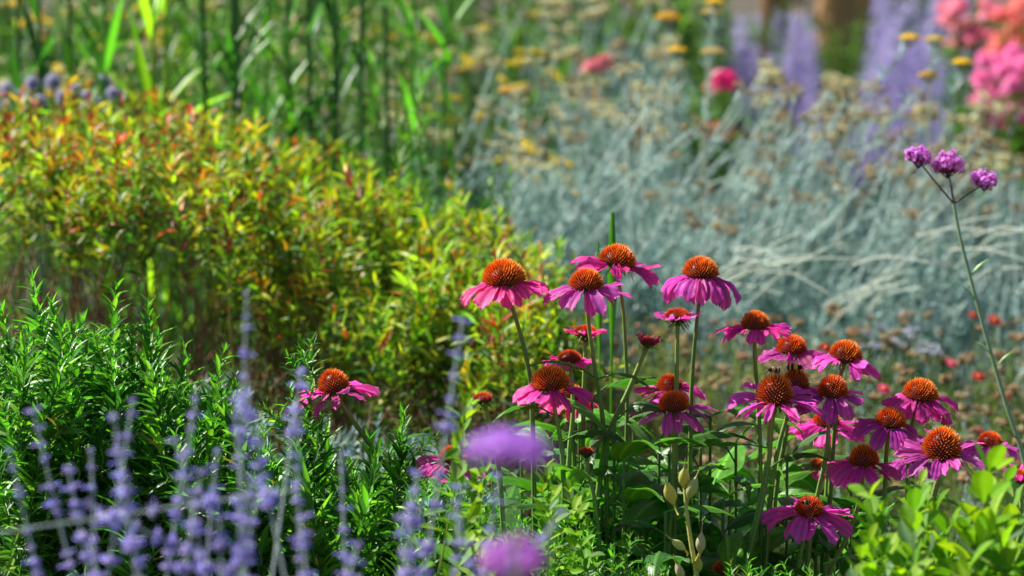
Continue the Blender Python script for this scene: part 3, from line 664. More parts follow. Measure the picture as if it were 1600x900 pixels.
# ------------------------------------------------------------------ blue sage spikes in front
def sage_mesh(L, nwh, wscale=1.0, pal=((.36, .35, .64), (.46, .44, .72), (.30, .32, .74), (.52, .48, .70))):
    st = Geo(); fl = Geo()
    s = np.linspace(0, 1, 10); ph = rng.uniform(0, 6.28)
    pts = np.stack([.015 * np.sin(s * 3 + ph) * s, .01 * np.cos(s * 3 + ph) * s, -L * (1 - s)], -1)
    tube(st, pts, (.0022, .0009), (.42, .52, .50), 6)
    span = nwh * .0150
    for k in range(nwh):
        f = k / nwh; z = -.002 - (nwh - k - 1) * span / nwh * (1 + .1 * rng.normal())
        z = min(z, -.001); pt = np.array([np.interp(-z / L, 1 - s[::-1], pts[::-1, j]) for j in range(3)])
        r = .0047 * wscale ** .6 * np.interp(f, [0, .5, 1], [1.15, 1, .55]) * rng.uniform(.8, 1.2)
        n = int(24 * max(.7, r / .0055)); a = rng.uniform(0, 6.28, n); e = rng.uniform(-.5, .9, n)
        d = np.stack([np.cos(a) * np.cos(e), np.sin(a) * np.cos(e), np.sin(e)], -1)
        pos = pt + d * r * .15
        inst(fl, [template(.42, prof_lance, 2, 3, .5, .0), template(.42, prof_obov, 2, 3, .5, .3)], pos, d, np.cross(d, [.2, .5, 1]), np.full(n, r * 1.0) * rng.uniform(.6, 1.3, n),
             mixc(pal, [3, 3, 2, 1], n, .2))
        m = rng.poisson(1.3)
        if m:
            a = rng.uniform(0, 6.28, m); d = np.stack([np.cos(a), np.sin(a), 0 * a + .2], -1)
            inst(fl, [template(.8, prof_obov, 2, 3, .2, .2)], pt + d * r * .8, d, np.array([0, 0, 1.]) + d * .2, np.full(m, .007), mixc([(.24, .26, .85), (.34, .32, .82)], [1, 1], m, .1))
    return st.mesh('stem', M_SILV), fl.mesh('blossoms', M_FLOR)
def sage(label, x0, y0, x1, y1, Y, nwh, ws=1.0):
    a = P(x0, y0, Y); b = P(x1, y1, Y - .02)
    d = nrm(a - b); L = (a[2]) / max(d[2], .35)
    gp = a - d * L
    t = thing('sage_spike', label, 'sage spike', gp, 'blurred blue sage spikes in front')
    st, fl = sage_mesh(L, nwh, ws)
    M = Vector(d).to_track_quat('Z', 'Y').to_matrix().to_4x4()
    for nm, me in (('stem', st), ('blossoms', fl)):
        o = obj(nm, me, t); o.matrix_local = Matrix.Translation(Vector(a - gp)) @ M
SY = 2.3
SG = [('tallest blue sage spike in front, left of the lone coneflower', 407, 455, 388, 760, SY, 30, 1.3),
      ('slim pale sage spike above the left purple blur', 726, 500, 690, 700, SY, 17, 1.35),
      ('blue sage spike whose tip bends beside the tallest one', 352, 590, 372, 680, SY, 10, 1.3),
      ('thin sage spike before the stem of the lone coneflower', 560, 705, 563, 860, SY + .1, 13, .8),
      ('pale upright sage spike below the lone coneflower', 467, 640, 463, 860, SY, 17, .9),
      ('sage spike curving from the left edge of the mound', 42, 640, 100, 850, SY, 17, 1.0),
      ('thick blue sage spike left of the middle of the mound', 165, 650, 188, 850, SY - .1, 15, 1.6),
      ('sage spike just right of the thick blue one', 232, 625, 200, 830, SY, 17, 1.0),
      ('sage spike with a forked look in the mound', 308, 620, 275, 860, SY, 19, 1.2),
      ('dense sage spike low in the centre of the blue group', 290, 730, 262, 900, SY - .1, 14, 1.5),
      ('leaning sage spike crossing the blue group', 250, 690, 300, 900, SY - .05, 17, 1.3),
      ('short sage spike at the lower left corner', 12, 790, 4, 890, SY - .1, 9, 1.4),
      ('sage spike low near the left corner', 112, 850, 130, 900, SY, 7, 1.2),
      ('sage spike just right of the tallest one, low', 395, 740, 388, 900, SY - .08, 12, 1.5),
      ('sage spike with deep blue flowers at the bottom, left third', 345, 800, 352, 900, SY - .12, 9, 1.5),
      ('almost level sage spike stretching right across the blue group', 462, 772, 290, 795, SY - .05, 12, 1.2),
      ('second almost level sage spike reaching left', 120, 790, 250, 850, SY - .02, 9, 1.3),
      ('sage spike left of the bottom purple blur', 700, 800, 722, 900, SY - .1, 8, 1.0),
      ('sage spike at the bottom between mound and purple blur', 632, 800, 650, 900, SY - .1, 8, 1.3),
      ('short sage spike with open blue flowers below the half hidden coneflower', 668, 735, 660, 820, SY - .05, 6, 1.6),
      ('pale sage spike tip behind the purple heads', 785, 740, 765, 900, SY, 11, 1.1),
      ('slanting sage spike right of the bottom purple blur', 890, 808, 838, 880, SY - .2, 8, .8),
      ('sage spike at the bottom under the lone coneflower', 480, 800, 492, 900, SY - .1, 8, 1.3),
      ('small sage spike beside the tip of the lone coneflower', 447, 575, 440, 640, SY + .15, 5, 1.3),
      ('faint sage spike low left of the thin one', 538, 840, 520, 900, SY - .1, 6, 1.1),
      ('thick sage spike low at left between the corner and the thick blue one', 80, 735, 108, 860, SY - .05, 11, 1.5)]
SG += [('wispy sage spike between the left edge and the thick blue one', 135, 700, 150, 900, SY, 14, .8), ('wispy sage spike leaning left out of the blue group', 205, 690, 240, 900, SY + .05, 15, .8),
       ('wispy sage spike right of the forked one', 335, 700, 310, 900, SY + .05, 14, .8), ('slim sage spike left of the tallest one', 372, 620, 380, 860, SY + .06, 18, .8), ('slim sage spike crossing the base of the tallest one', 430, 760, 405, 900, SY, 11, .8),
       ('faint sage spike at the left edge above the corner', 22, 700, 60, 900, SY, 15, .8), ('faint sage spike between the two purple heads', 745, 760, 735, 900, SY, 10, .8)]
for s in SG: sage(*s)

# ------------------------------------------------------------------ spurge-like bushes, yellow green with red and orange tops
def spurge_cols(redness):
    pg = [(.24, .36, .015), (.12, .27, .02), (.38, .40, .015), (.05, .16, .025), (.5, .24, .02), (.38, .06, .02), (.22, .025, .035)]
    def f(n, t):
        out = np.zeros((n, 3)); r = redness * np.clip(t * 1.8 - .8, 0, 1); gm_ = rng.gamma(1.1, 1, 7) + .08; fb = rng.uniform(.55, 1.5)
        a = mixc(pg, np.array([4.5, 5, 3, 4.5, .4, .12, .1]) * gm_, n, .25) * fb; b = mixc(pg, np.array([1.5, 1, 1.2, 1, 1.8, 2.8, 2.6]) * gm_, n, .3) * fb
        k = rng.random(n) < np.clip(t * 2.2 - 1.45, 0, .75) * .65; a[k] = mixc([(.40, .46, .015), (.52, .38, .015), (.26, .42, .015)], [3, 2, 3], n, .2)[k]; m = rng.random(n) < r; out[:] = a; out[m] = b[m]; return out
    return f
T_SP = [template(.20, prof_lance, 2, 3, .25, c) for c in (.0, .15, .35)]
SPU = {k: [shoot(.38, 44, .052, T_SP, spurge_cols(k), (5, 55), .0020, .1, .48, (.20, .08, .04), stemdown=.8, side=4, side_len=.5, stemcol2=(.2, .16, .04),
               lenfn=lambda t: np.interp(t, [0, .6, 1], [.6, 1, .8])).mesh('leafy_shoot', [M_LEAF, M_STEM]) for _ in range(9)] for k in (.02, .35, 1.0)}
sp_x = [-60, 60, 200, 260, 350, 420, 480, 540, 620, 700, 780, 860, 900]
sp_y = [170, 165, 165, 170, 200, 235, 225, 240, 285, 320, 370, 400, 440]
def spurge(label, x0, x1, n, red, Yr, low=1.0):
    xc = (x0 + x1) / 2; Y0 = np.mean(Yr); gp = np.array([P(xc, 450, Y0)[0], Y0, 0])
    t = thing('spurge_bush', label, 'bush', gp, 'yellow green bushes with reddening leaves')
    for i in range(int(n * .88)):
        x = x0 + (x1 - x0) * (i / .88 + rng.random()) / n; u = rng.random()
        yt = np.interp(x, sp_x, sp_y) + u ** 1.3 * 250 * low * (.42 if x < 380 else .8) + rng.normal(0, 9)
        Y = Yr[1] - (Yr[1] - Yr[0]) * u + rng.uniform(-.1, .1)
        pr = np.array([np.clip(.5 - red, .02, 1), .5, np.clip(red - .25, 0, 1)]) * ([.4, 1, 3.2] if red > .8 else [1.8, 1, .4])
        if u > .55: pr = pr * [3, 1, .25]
        key = rng.choice([.02, .35, 1.0], p=pr / pr.sum())
        place_part('leafy_shoot', SPU[key][rng.integers(0, 9)], t, P(x, yt + rng.normal(0, 17), Y), .38, (R(rng.normal(6 * u, 13)), R(rng.normal(0, 17))), rng.uniform(.6, 1.15))
spurge('bush with red and orange leaves at the left edge under the globe thistles', -60, 160, 58, .9, (4.6, 5.3))
spurge('reddest bush at upper left, second from the edge', 150, 360, 58, .85, (4.6, 5.3))
spurge('yellow green bush with a few red leaves left of the middle', 340, 520, 52, .5, (4.55, 5.2))
spurge('bright yellow tipped bush behind the blue spikes', 500, 660, 52, .35, (4.5, 5.1), 1.1)
spurge('yellow green bush sloping down to the tall coneflowers', 640, 780, 48, .2, (4.4, 5.0), 1.1)
spurge('low green bush with brownish tips behind the leftmost tall coneflower', 770, 900, 34, .3, (4.3, 4.8), .7)

# lower, shaded stems and leaves beneath the bushes: small undergrowth, shade put into darker leaf colours
def col_under(n, t): return mixc([(.05, .12, .02), (.09, .14, .02), (.13, .05, .02), (.06, .13, .05), (.22, .08, .05)], [5, 3, 1.6, 2, .5], n, .3)
UND = [shoot(.30, 20, .034, T_SP, col_under, (-5, 45), .0022, .14, .05, (.16, .07, .04), stemdown=.7, side=4, side_len=.5).mesh('leafy_shoot', [M_LEAFM, M_STEM]) for _ in range(6)]
def under(label, x0, x1, y0, y1, Yr, n, meshes=UND, name='undergrowth_plant', H=.30, sc=(.7, 1.1), cat='undergrowth', group='sparse plants under the bushes', tl=10):
    xc = (x0 + x1) / 2; Y0 = np.mean(Yr); gp = np.array([P(xc, 450, Y0)[0], Y0, 0])
    t = thing(name, label, cat, gp, group)
    for i in range(n):
        x = rng.uniform(x0, x1); u = rng.random()
        place_part('leafy_shoot', meshes[rng.integers(0, len(meshes))], t, P(x, y0 + (y1 - y0) * u, Yr[1] - (Yr[1] - Yr[0]) * u), H, (R(rng.normal(0, tl)), R(rng.normal(0, tl))), rng.uniform(*sc))
    return t
under('brown stemmed undergrowth at the left edge behind the green mound', -40, 220, 400, 560, (4.2, 4.9), 34)
under('brown stemmed undergrowth behind the tallest blue spike', 200, 450, 430, 600, (4.2, 4.9), 34)
under('dark green undergrowth behind the lone coneflower', 430, 660, 470, 640, (4.2, 4.8), 40)
under('dark green undergrowth left of the tall coneflower stems', 640, 880, 470, 660, (4.1, 4.8), 44)

# ------------------------------------------------------------------ silver bushes
def col_silv(n, t): return mixc([(.28, .45, .45), (.16, .33, .33), (.58, .70, .66), (.06, .17, .12)], [4, 4, 3, 2.6], n, .28)
T_ND = [template(.11, prof_needle, 2, 2, .3, c) for c in (0., .15, .3)]
SIL = [shoot(.34, 60, .055, T_ND, col_silv, (25, 60), .0018, .08, .0, (.34, .40, .33), stemdown=.5, side=5, side_len=.55,
             lenfn=lambda t: np.interp(t, [0, .7, 1], [1, .9, .6])).mesh('leafy_shoot', [M_SILV, M_SILV]) for _ in range(6)]
def seed_cluster(g, c, W, pal, n=26, s=.006):
    a = rng.uniform(0, 6.28, n); r = np.sqrt(rng.random(n)) * W / 2
    for k in range(n):
        ellipsoid(g, c + np.array([r[k] * math.cos(a[k]), r[k] * math.sin(a[k]), .35 * W * (.25 - (r[k] / W) ** 2) * 1.4 + rng.normal(0, .001)]), (s * .5, s * .5, s * .55), np.array(pal[rng.integers(0, len(pal))]) * rng.uniform(.7, 1.2), 6, 4)
def flower_stalk(H, pal, W=.035, silver=True, lean=.15, n=26, s=.006, leaves=34, stemcol=None):
    g = Geo(); ph = rng.uniform(0, 6.28); sA = np.linspace(0, 1, 8)
    pts = np.stack([lean * H * np.cos(ph) * sA ** 1.5, lean * H * np.sin(ph) * sA ** 1.5, H * sA], -1); pts -= pts[-1] - np.array([0, 0, H])
    sc = stemcol or ((.48, .60, .57) if silver else (.12, .2, .04))
    tube(g, pts, (.0034, .002), sc, 5)
    top = pts[-1]
    for k in range(rng.integers(4, 7)):
        a = rng.uniform(0, 6.28); rr = W * .42 * rng.uniform(.3, 1)
        e = top + np.array([math.cos(a) * rr, math.sin(a) * rr, rng.uniform(-.3, .1) * W])
        tube(g, [top - np.array([0, 0, W * .9]), (top + e) / 2 - np.array([0, 0, W * .3]), e], .0009, sc, 4)
        seed_cluster(g, e, W * .5, pal, n // 4, s)
    n2 = leaves; t = rng.uniform(.1, .85, n2); a = rng.uniform(0, 6.28, n2)
    pos = np.stack([np.interp(t, sA, pts[:, i]) for i in range(3)], -1)
    d = np.stack([np.cos(a), np.sin(a), .8 + 0 * a], -1)
    inst(g, T_ND if silver else T_SP, pos, d, np.array([0, 0, 1.]) + d * .1, rng.uniform(.02, .04, n2), col_silv(n2, t) if silver else mixc([(.08, .2, .02)], [1], n2))
    return g
TAN = [(.42, .30, .12), (.5, .4, .2), (.32, .19, .07), (.5, .42, .26)]
CREAM = [(.68, .66, .42), (.72, .66, .32), (.55, .55, .35), (.6, .48, .18)]
YEL = [(.85, .66, .02), (.88, .72, .03), (.8, .56, .02)]
STALK_TAN = [flower_stalk(.5, TAN, .05, True, .05).mesh('flower_stalk', [M_SILV]) for _ in range(5)]
STALK_CREAM = [flower_stalk(.5, CREAM, .05).mesh('flower_stalk', [M_SILV]) for _ in range(5)]
def silver(label, x0, x1, y0, y1, Yr, n, stalks, nst, ys, lean=0, tan=True):
    xc = (x0 + x1) / 2; Y0 = np.mean(Yr); gp = np.array([P(xc, 450, Y0)[0], Y0, 0])
    t = thing('silver_bush', label, 'silver bush', gp, 'silver grey bushes with dry flower clusters')
    cen = np.linspace(x0, x1, 5)[:-1] + (x1 - x0) / 8 + rng.normal(0, 8, 4)
    for i in range(int(n * .56)):
        x = cen[rng.integers(0, 4)] + rng.normal(0, 15); u = rng.random()
        Y = Yr[1] - (Yr[1] - Yr[0]) * u
        place_part('leafy_shoot', SIL[rng.integers(0, 6)], t, P(x, y0 + (y1 - y0) * u, Y), .34, (R(rng.normal(8, 13)), R(rng.normal(lean * .8, 20))), rng.uniform(.7, 1.25))
    for i in range(nst):
        x = rng.uniform(x0 - 10, x1 + 10); y = rng.uniform(*ys); Y = rng.uniform(*Yr)
        place_part('flower_stalk', stalks[rng.integers(0, 5)], t, P(x, y, Y), .5, (R(rng.normal(0, 14)), R(rng.normal(lean * 1.4, 17))), rng.uniform(.6, 1.2))
silver('silver bush behind the leftmost tall coneflowers, bluish and shaded', 760, 900, 240, 420, (5.6, 6.6), 62, STALK_CREAM, 16, (90, 300), 5)
silver('silver bush behind the topmost coneflower', 890, 1040, 240, 440, (5.6, 6.6), 66, STALK_CREAM, 16, (90, 300), 8)
silver('silver bush behind the tall ragged coneflower', 1030, 1180, 290, 480, (5.5, 6.6), 66, STALK_TAN, 20, (190, 360), 14)
silver('silver bush with stalks leaning right, centre right', 1170, 1310, 250, 500, (5.5, 6.6), 72, STALK_TAN, 34, (120, 340), 19)
silver('silver bush with brown seed clusters left of the three headed verbena', 1300, 1440, 250, 500, (5.5, 6.6), 72, STALK_TAN, 34, (130, 340), 20)
silver('silver bush touching the right edge behind the three headed verbena', 1430, 1640, 270, 510, (5.4, 6.6), 92, STALK_TAN, 38, (180, 370), 17)

# long pale silver stalks lying across the front of the silver bushes
def bare_stalks(label, lst):
    a = P(*lst[0][:2], lst[0][4]); gp = np.array([a[0], lst[0][4], 0])
    t = thing('silver_stalks', label, 'silver stalks', gp, 'long bare silver stalks')
    for (x0, y0, x1, y1, Y) in lst:
        g = Geo(); p0, p1 = P(x0, y0, Y), P(x1, y1, Y - .1)
        tube(g, spline([p0 + (p0 - p1) * .5 - np.array([0, 0, .02]), p0, p0 * .5 + p1 * .5 + np.array([0, 0, .004]), p1]), (.0024, .0012), (.5, .57, .5), 5)
        obj('stalk', Geo().merge(g, None, -gp).mesh('stalk', M_SILV), t)
def fan(label, cx, cy, n, dx, dy, Lr):
    bare_stalks(label, [(lambda x, y, L, a: (x, y, x + L * math.cos(a), y - L * math.sin(a), rng.uniform(5.15, 5.4)))(cx + rng.uniform(-dx, dx), cy + rng.uniform(-dy, dy), rng.uniform(*Lr), rng.normal(.2, .35)) for _ in range(n)])
fan('fan of fine pale silver stalks lying behind the tall ragged coneflower', 1190, 425, 12, 45, 38, (50, 130))
fan('fine pale silver stalks crossing low left of the verbena stem', 1370, 440, 9, 50, 45, (50, 110))
fan('fine pale silver stalks lying right of the verbena stem', 1530, 400, 8, 50, 55, (50, 110))

# yellow yarrow heads
def yarrow(label, x, y, Y, wpx, bx, by, pal=YEL, silverstem=True, name='yellow_yarrow', cat='yarrow', group='yellow yarrow heads on pale stalks', dome=.35):
    c = P(x, y, Y); low = P(bx, by, Y); d = nrm(low - c); gp = np.array([low[0] + np.clip(d[0], -.5, .5) * .3, Y, 0]); W = px2m(wpx * .85, Y)
    t = thing(name, label, cat, gp, group)
    g = Geo(); tube(g, spline([c - np.array([0, 0, W * .35]), low, gp], 6), (.0022, .003), (.42, .48, .38) if silverstem else (.08, .18, .03), 6)
    obj('stem', Geo().merge(g, None, -gp).mesh('stem', M_SILV), t)
    g = Geo(); n = 110; i = np.arange(n); r = np.sqrt((i + .5) / n); a = i * 2.4
    for k in range(n):
        ellipsoid(g, c - gp + np.array([r[k] * math.cos(a[k]) * W / 2, r[k] * math.sin(a[k]) * W / 2, W * dome * (1 - r[k] ** 2) * .5 + rng.normal(0, W * .01)]), (W * .055, W * .055, W * .05), np.array(pal[rng.integers(0, len(pal))]) * rng.uniform(.8, 1.1), 6, 4)
    for k in range(8):
        an = k * .785; e = c - gp + np.array([math.cos(an) * W * .4, math.sin(an) * W * .4, 0])
        tube(g, [c - gp - np.array([0, 0, W * .4]), e], .0012, (.3, .38, .2), 4)
    obj('flower_head', g.mesh('flower_head', M_FLOR), t)
    if silverstem:
        g = Geo(); m = 16; tt = rng.uniform(.1, 1, m)[:, None]; pos = (c * (1 - tt) + low * tt) - gp; a = rng.uniform(0, 6.28, m)
        d = np.stack([np.cos(a), np.sin(a), 1 + 0 * a], -1); inst(g, T_ND, pos, d, np.array([0, 0, 1.]) + d * .1, rng.uniform(.03, .05, m), col_silv(m, tt[:, 0]))
        obj('leaf', g.mesh('leaf', M_SILV), t)
yarrow('upper left one of the leaning yellow yarrow heads at upper right', 1422, 60, 6.0, 40, 1330, 190)
yarrow('small pale yellow yarrow head beside the upper leaning one', 1460, 62, 6.1, 34, 1455, 130)
yarrow('bright yellow yarrow head nearest the pink phlox', 1503, 98, 6.0, 38, 1480, 180)
yarrow('yellow yarrow head on the lower leaning pale stalk', 1452, 118, 6.0, 38, 1350, 240)
yarrow('bright yellow yarrow head above the centre of the silver bushes', 1058, 79, 6.3, 36, 1050, 180)
yarrow('pale yellow yarrow head beside the bright one above the silver bushes', 1115, 82, 6.4, 46, 1100, 190, pal=[(.6, .5, .1), (.6, .5, .25)])
yarrow('rich yellow yarrow head left of the silver bushes', 796, 142, 6.4, 36, 800, 240, pal=[(.8, .5, .02), (.75, .45, .02)])
yarrow('orange yellow yarrow head at the top, right of centre', 1045, 28, 6.8, 50, 1040, 120, pal=[(.7, .45, .04)])
yarrow('yellow yarrow head cut by the top edge', 1118, 4, 6.6, 36, 1110, 90)
yarrow('pale yellow yarrow head just under the top edge', 1112, 20, 6.7, 40, 1105, 110, pal=[(.6, .5, .1), (.6, .5, .25)])

# ------------------------------------------------------------------ globe thistles
def globe(label, x, y, Y, wpx):
    c = P(x, y, Y); r = px2m(wpx / 2, Y); gp = np.array([c[0], Y, 0])
    t = thing('globe_thistle', label, 'globe thistle', gp, 'globe thistles above the red bush')
    g = Geo(); tube(g, [c - gp, (c - gp) * .5 + np.array([.01, 0, 0]), (0, 0, 0)], (.0025, .004), (.14, .22, .12), 6); obj('stem', g.mesh('stem', M_STEM), t)
    g = Geo(); n = 160; i = np.arange(n); ph = i * 2.4; z = 1 - 2 * (i + .5) / n; s = np.sqrt(1 - z * z)
    d = np.stack([s * np.cos(ph), s * np.sin(ph), z], -1)
    ellipsoid(g, c - gp, (r * .75,) * 3, (.2, .22, .36), 12, 8)
    inst(g, [template(.22, prof_lance, 2, 2, .3, 0)], c - gp + d * r * .6, d, np.cross(d, [.2, .4, 1]), np.full(n, r * .45), mixc([(.36, .38, .6), (.44, .45, .64), (.5, .5, .6)], [1, 1, 1], n))
    obj('flower_head', g.mesh('flower_head', M_FLOR), t)
GL = [(10, 140, 5.6, 26), (28, 150, 5.6, 22), (50, 130, 5.7, 26), (83, 128, 5.8, 28), (62, 158, 5.5, 24), (98, 152, 5.5, 26), (118, 140, 5.7, 20), (136, 150, 5.6, 22), (162, 128, 5.8, 28), (176, 146, 5.6, 24), (150, 160, 5.5, 20), (38, 175, 5.4, 22), (8, 165, 5.5, 22)]
ords = ['first', 'second', 'third', 'fourth', 'fifth', 'sixth', 'seventh', 'eighth', 'ninth', 'tenth', 'eleventh', 'twelfth', 'thirteenth', 'fourteenth']
for k, (x, y, Y, wp) in enumerate(sorted(GL)):
    globe(ords[k] + ' blue grey globe thistle counted from the left edge above the red bush', x, y, Y, wp)

# ------------------------------------------------------------------ tall green plants at upper left
def col_tall(n, t): return mixc([(.04, .15, .012), (.09, .26, .02), (.02, .09, .018), (.2, .36, .03), (.2, .28, .18)], [5, 4, 4, 2, 1], n, .3)
T_TL = [template(.12, prof_lance, 2, 4, .3, c) for c in (.1, .3, .5)]
TALL = [shoot(.85, 44, .13, T_TL, col_tall, (42, 74), .0058, .05, .05, (.14, .32, .03), stemdown=.7, side=0, side_len=.3,
              lenfn=lambda t: np.interp(t, [0, .5, 1], [1, 1, .5])).mesh('leafy_shoot', [M_LEAF, M_STEM]) for _ in range(6)]
def tall(label, x0, x1, y0, y1, Yr, n, sc=(.8, 1.1)):
    return under(label, x0, x1, y0, y1, Yr, n, TALL, 'tall_leafy_plant', .85, sc, 'tall plant', 'tall green perennials behind the bushes', 5)
tall('tall green plant at the upper left edge', -40, 90, -60, 60, (7.0, 8.0), 6)
tall('tall green plant second from the upper left edge', 90, 220, -70, 60, (6.4, 7.6), 8)
tall('tall green plant with a bright stem left of the dark gap', 215, 330, -90, 80, (6.2, 7.4), 10)
tall('tall dark green plant left of the top centre', 320, 450, -80, 80, (6.2, 7.4), 13)
tall('tall dark green plant nearest the top centre', 440, 560, -80, 90, (6.2, 7.4), 13)
tall('tall green plant right of the dark ones, touching the silver bushes', 550, 680, -40, 120, (6.2, 7.4), 9)
tall('thin green shoot standing above the yellow green bush', 625, 655, 120, 180, (4.9, 5.1), 3, (.4, .55))
tall('green lance leaved shoots beside the shaded silver bush', 680, 790, 250, 330, (5.0, 5.4), 7, (.35, .5))
FINE = [shoot(.85, 70, .06, T_TL, col_tall, (40, 72), .0032, .06, .05, (.12, .26, .04), stemdown=.7).mesh('leafy_shoot', [M_LEAF, M_STEM]) for _ in range(5)]
under('fine green stems between the thick dark stalks, left', 230, 420, -80, 120, (6.0, 7.2), 16, FINE, 'fine_stem_plant', .85, (.8, 1.1), 'green plant', 'fine green stems at the back', 6)
under('fine green stems between the thick dark stalks, right', 420, 640, -80, 120, (6.0, 7.2), 20, FINE, 'fine_stem_plant', .85, (.8, 1.1), 'green plant', 'fine green stems at the back', 6)
def stalk_plant(label, xs, Y, col, rr=.008, nl=16, L=.2):
    gp = np.array([P(np.mean(xs), 450, Y)[0], Y, 0]); t = thing('tall_stalk_plant', label, 'tall plant', gp, 'thick green stalks at the upper left')
    for x in xs:
        b = np.array([P(x + rng.normal(0, 6), 450, Y)[0], Y + rng.normal(0, .08), 0]); top = P(x + rng.normal(0, 14), -140, Y + rng.normal(0, .1)); g = Geo()
        tube(g, spline([b, b * .5 + top * .5 + np.array([rng.normal(0, .01), 0, 0]), top]) - gp, (rr * .75, rr * .5), col, 7, 1)
        f = rng.uniform(.35, 1, nl)[:, None]; a = rng.uniform(0, 6.28, nl); d = np.stack([np.cos(a), np.sin(a), rng.uniform(1.0, 3.0, nl)], -1)
        inst(g, [template(.095, prof_lance, 2, 5, .3, c) for c in (.1, .35)], b * (1 - f) + top * f - gp, d, np.array([0, 0, 1.]) - .3 * d, rng.uniform(.6, 1.1, nl) * L, mixc([col, np.array(col) * 1.5], [2, 1], nl), 0)
        obj('stalk', g.mesh('stalk', [M_LEAF, M_STEM]), t)
DK = (.025, .11, .015); MD = (.07, .24, .02); BR = (.22, .42, .02)
stalk_plant('three dark green stalks near the upper left edge', [32, 64, 92], 5.9, DK)
stalk_plant('bright green stalks rising above the globe thistles', [168, 184], 5.9, MD)
stalk_plant('brightest yellow green stalk of the upper left', [243, 256], 5.8, BR, .009)
stalk_plant('thick dark green stalks left of the shadow gap', [318, 348, 362], 5.8, DK, .010)
stalk_plant('green stalks in the middle of the tall dark stand', [398, 432], 5.9, MD)
stalk_plant('thick dark green stalks at the middle of the tall stand', [470, 492, 520], 5.8, DK, .010)
stalk_plant('dark green stalks at the right end of the tall stand', [560, 596], 5.9, DK, .009)
stalk_plant('light green stalks beside the cream drift', [640, 700], 6.2, MD)
# chamomile/yarrow drifts
def speck_stalks(pal, W=.05, n=26, s=.009, sil=True): return [flower_stalk(.5, pal, W * 1.1, sil, .12, n, s * .95).mesh('flower_stalk', [M_SILV]) for _ in range(4)]
SPK = {'yellow': speck_stalks(YEL, .045, 30, .010, False), 'cream': speck_stalks(CREAM, .06, 30, .010), 'pale': speck_stalks([(.6, .6, .4), (.55, .55, .3), (.65, .5, .15)], .05, 24, .012, False),
       'tan': speck_stalks(TAN, .045, 22, .009), 'peach': speck_stalks([(.5, .24, .12), (.45, .3, .16), (.3, .14, .06), (.55, .38, .2)], .026, 20, .0065, False),
       'blue': speck_stalks([(.45, .47, .6), (.55, .57, .66), (.4, .42, .56)], .04, 24, .006, False)}
def drift(label, key, x0, x1, y0, y1, Yr, n, lean=0, name='flower_drift', cat='flowers', group='patches of small flowers in the distance', sc=(.7, 1.2)):
    xc = (x0 + x1) / 2; Y0 = np.mean(Yr); gp = np.array([P(xc, 450, Y0)[0], Y0, 0])
    t = thing(name, label, cat, gp, group); ks = key if isinstance(key, tuple) else (key,)
    for i in range(n):
        u = rng.random()
        place_part('flower_stalk', SPK[ks[rng.integers(0, len(ks))]][rng.integers(0, 4)], t, P(rng.uniform(x0, x1), y0 + (y1 - y0) * u, Yr[1] - (Yr[1] - Yr[0]) * u), .5, (R(rng.normal(0, 10)), R(rng.normal(lean, 12))), rng.uniform(*sc))
drift('pale silvery specks deep among the dark stalks', ('pale', 'cream'), 300, 640, 20, 230, (6.3, 7.4), 60)
drift('patch of small yellow and cream flowers at the upper left corner', ('yellow', 'pale', 'cream'), -40, 260, -30, 150, (6.6, 7.6), 75)
drift('scattered pale flowers among the tall green stems', ('pale', 'yellow', 'cream', 'pale'), 230, 480, -30, 190, (6.6, 8.0), 60)
drift('scattered cream flowers right of the tall green stems', ('pale', 'cream', 'yellow'), 470, 700, -30, 220, (6.6, 8.3), 55)
drift('drift of cream and tan flower clusters at the top, centre', ('cream', 'tan', 'yellow'), 690, 900, -20, 260, (6.6, 8.2), 70, 5, sc=(.7, 1.1))
drift('drift of cream flower clusters right of the top centre', ('cream', 'tan'), 880, 1060, -20, 230, (6.6, 8.2), 60, 8, sc=(.7, 1.1))
drift('tan flower clusters above the leaning silver stalks', ('tan', 'cream'), 1190, 1380, 100, 220, (6.4, 7.0), 26, 25)
drift('cream and tan clusters in front of the pink phlox', ('cream', 'tan'), 1400, 1600, 150, 330, (6.4, 7.0), 40, 20)
drift('dry peach coloured seed heads behind the tall coneflower stems', ('peach', 'peach', 'tan'), 960, 1180, 500, 740, (4.3, 5.4), 90, name='dry_flower_patch', group='dry small flowers behind the coneflowers', sc=(.5, .8))
drift('dry peach coloured seed heads behind the right hand group', ('peach', 'peach', 'tan'), 1160, 1400, 480, 730, (4.3, 5.4), 95, name='dry_flower_patch', group='dry small flowers behind the coneflowers', sc=(.5, .8))
drift('dry peach coloured seed heads at the right edge', ('peach', 'peach', 'tan'), 1390, 1630, 490, 770, (4.3, 5.4), 98, name='dry_flower_patch', group='dry small flowers behind the coneflowers', sc=(.5, .8))
drift('pale blue grey flowers behind the coneflower leaning right', 'blue', 1350, 1470, 500, 560, (5.0, 5.4), 11, name='blue_flower_patch', sc=(.6, .9))

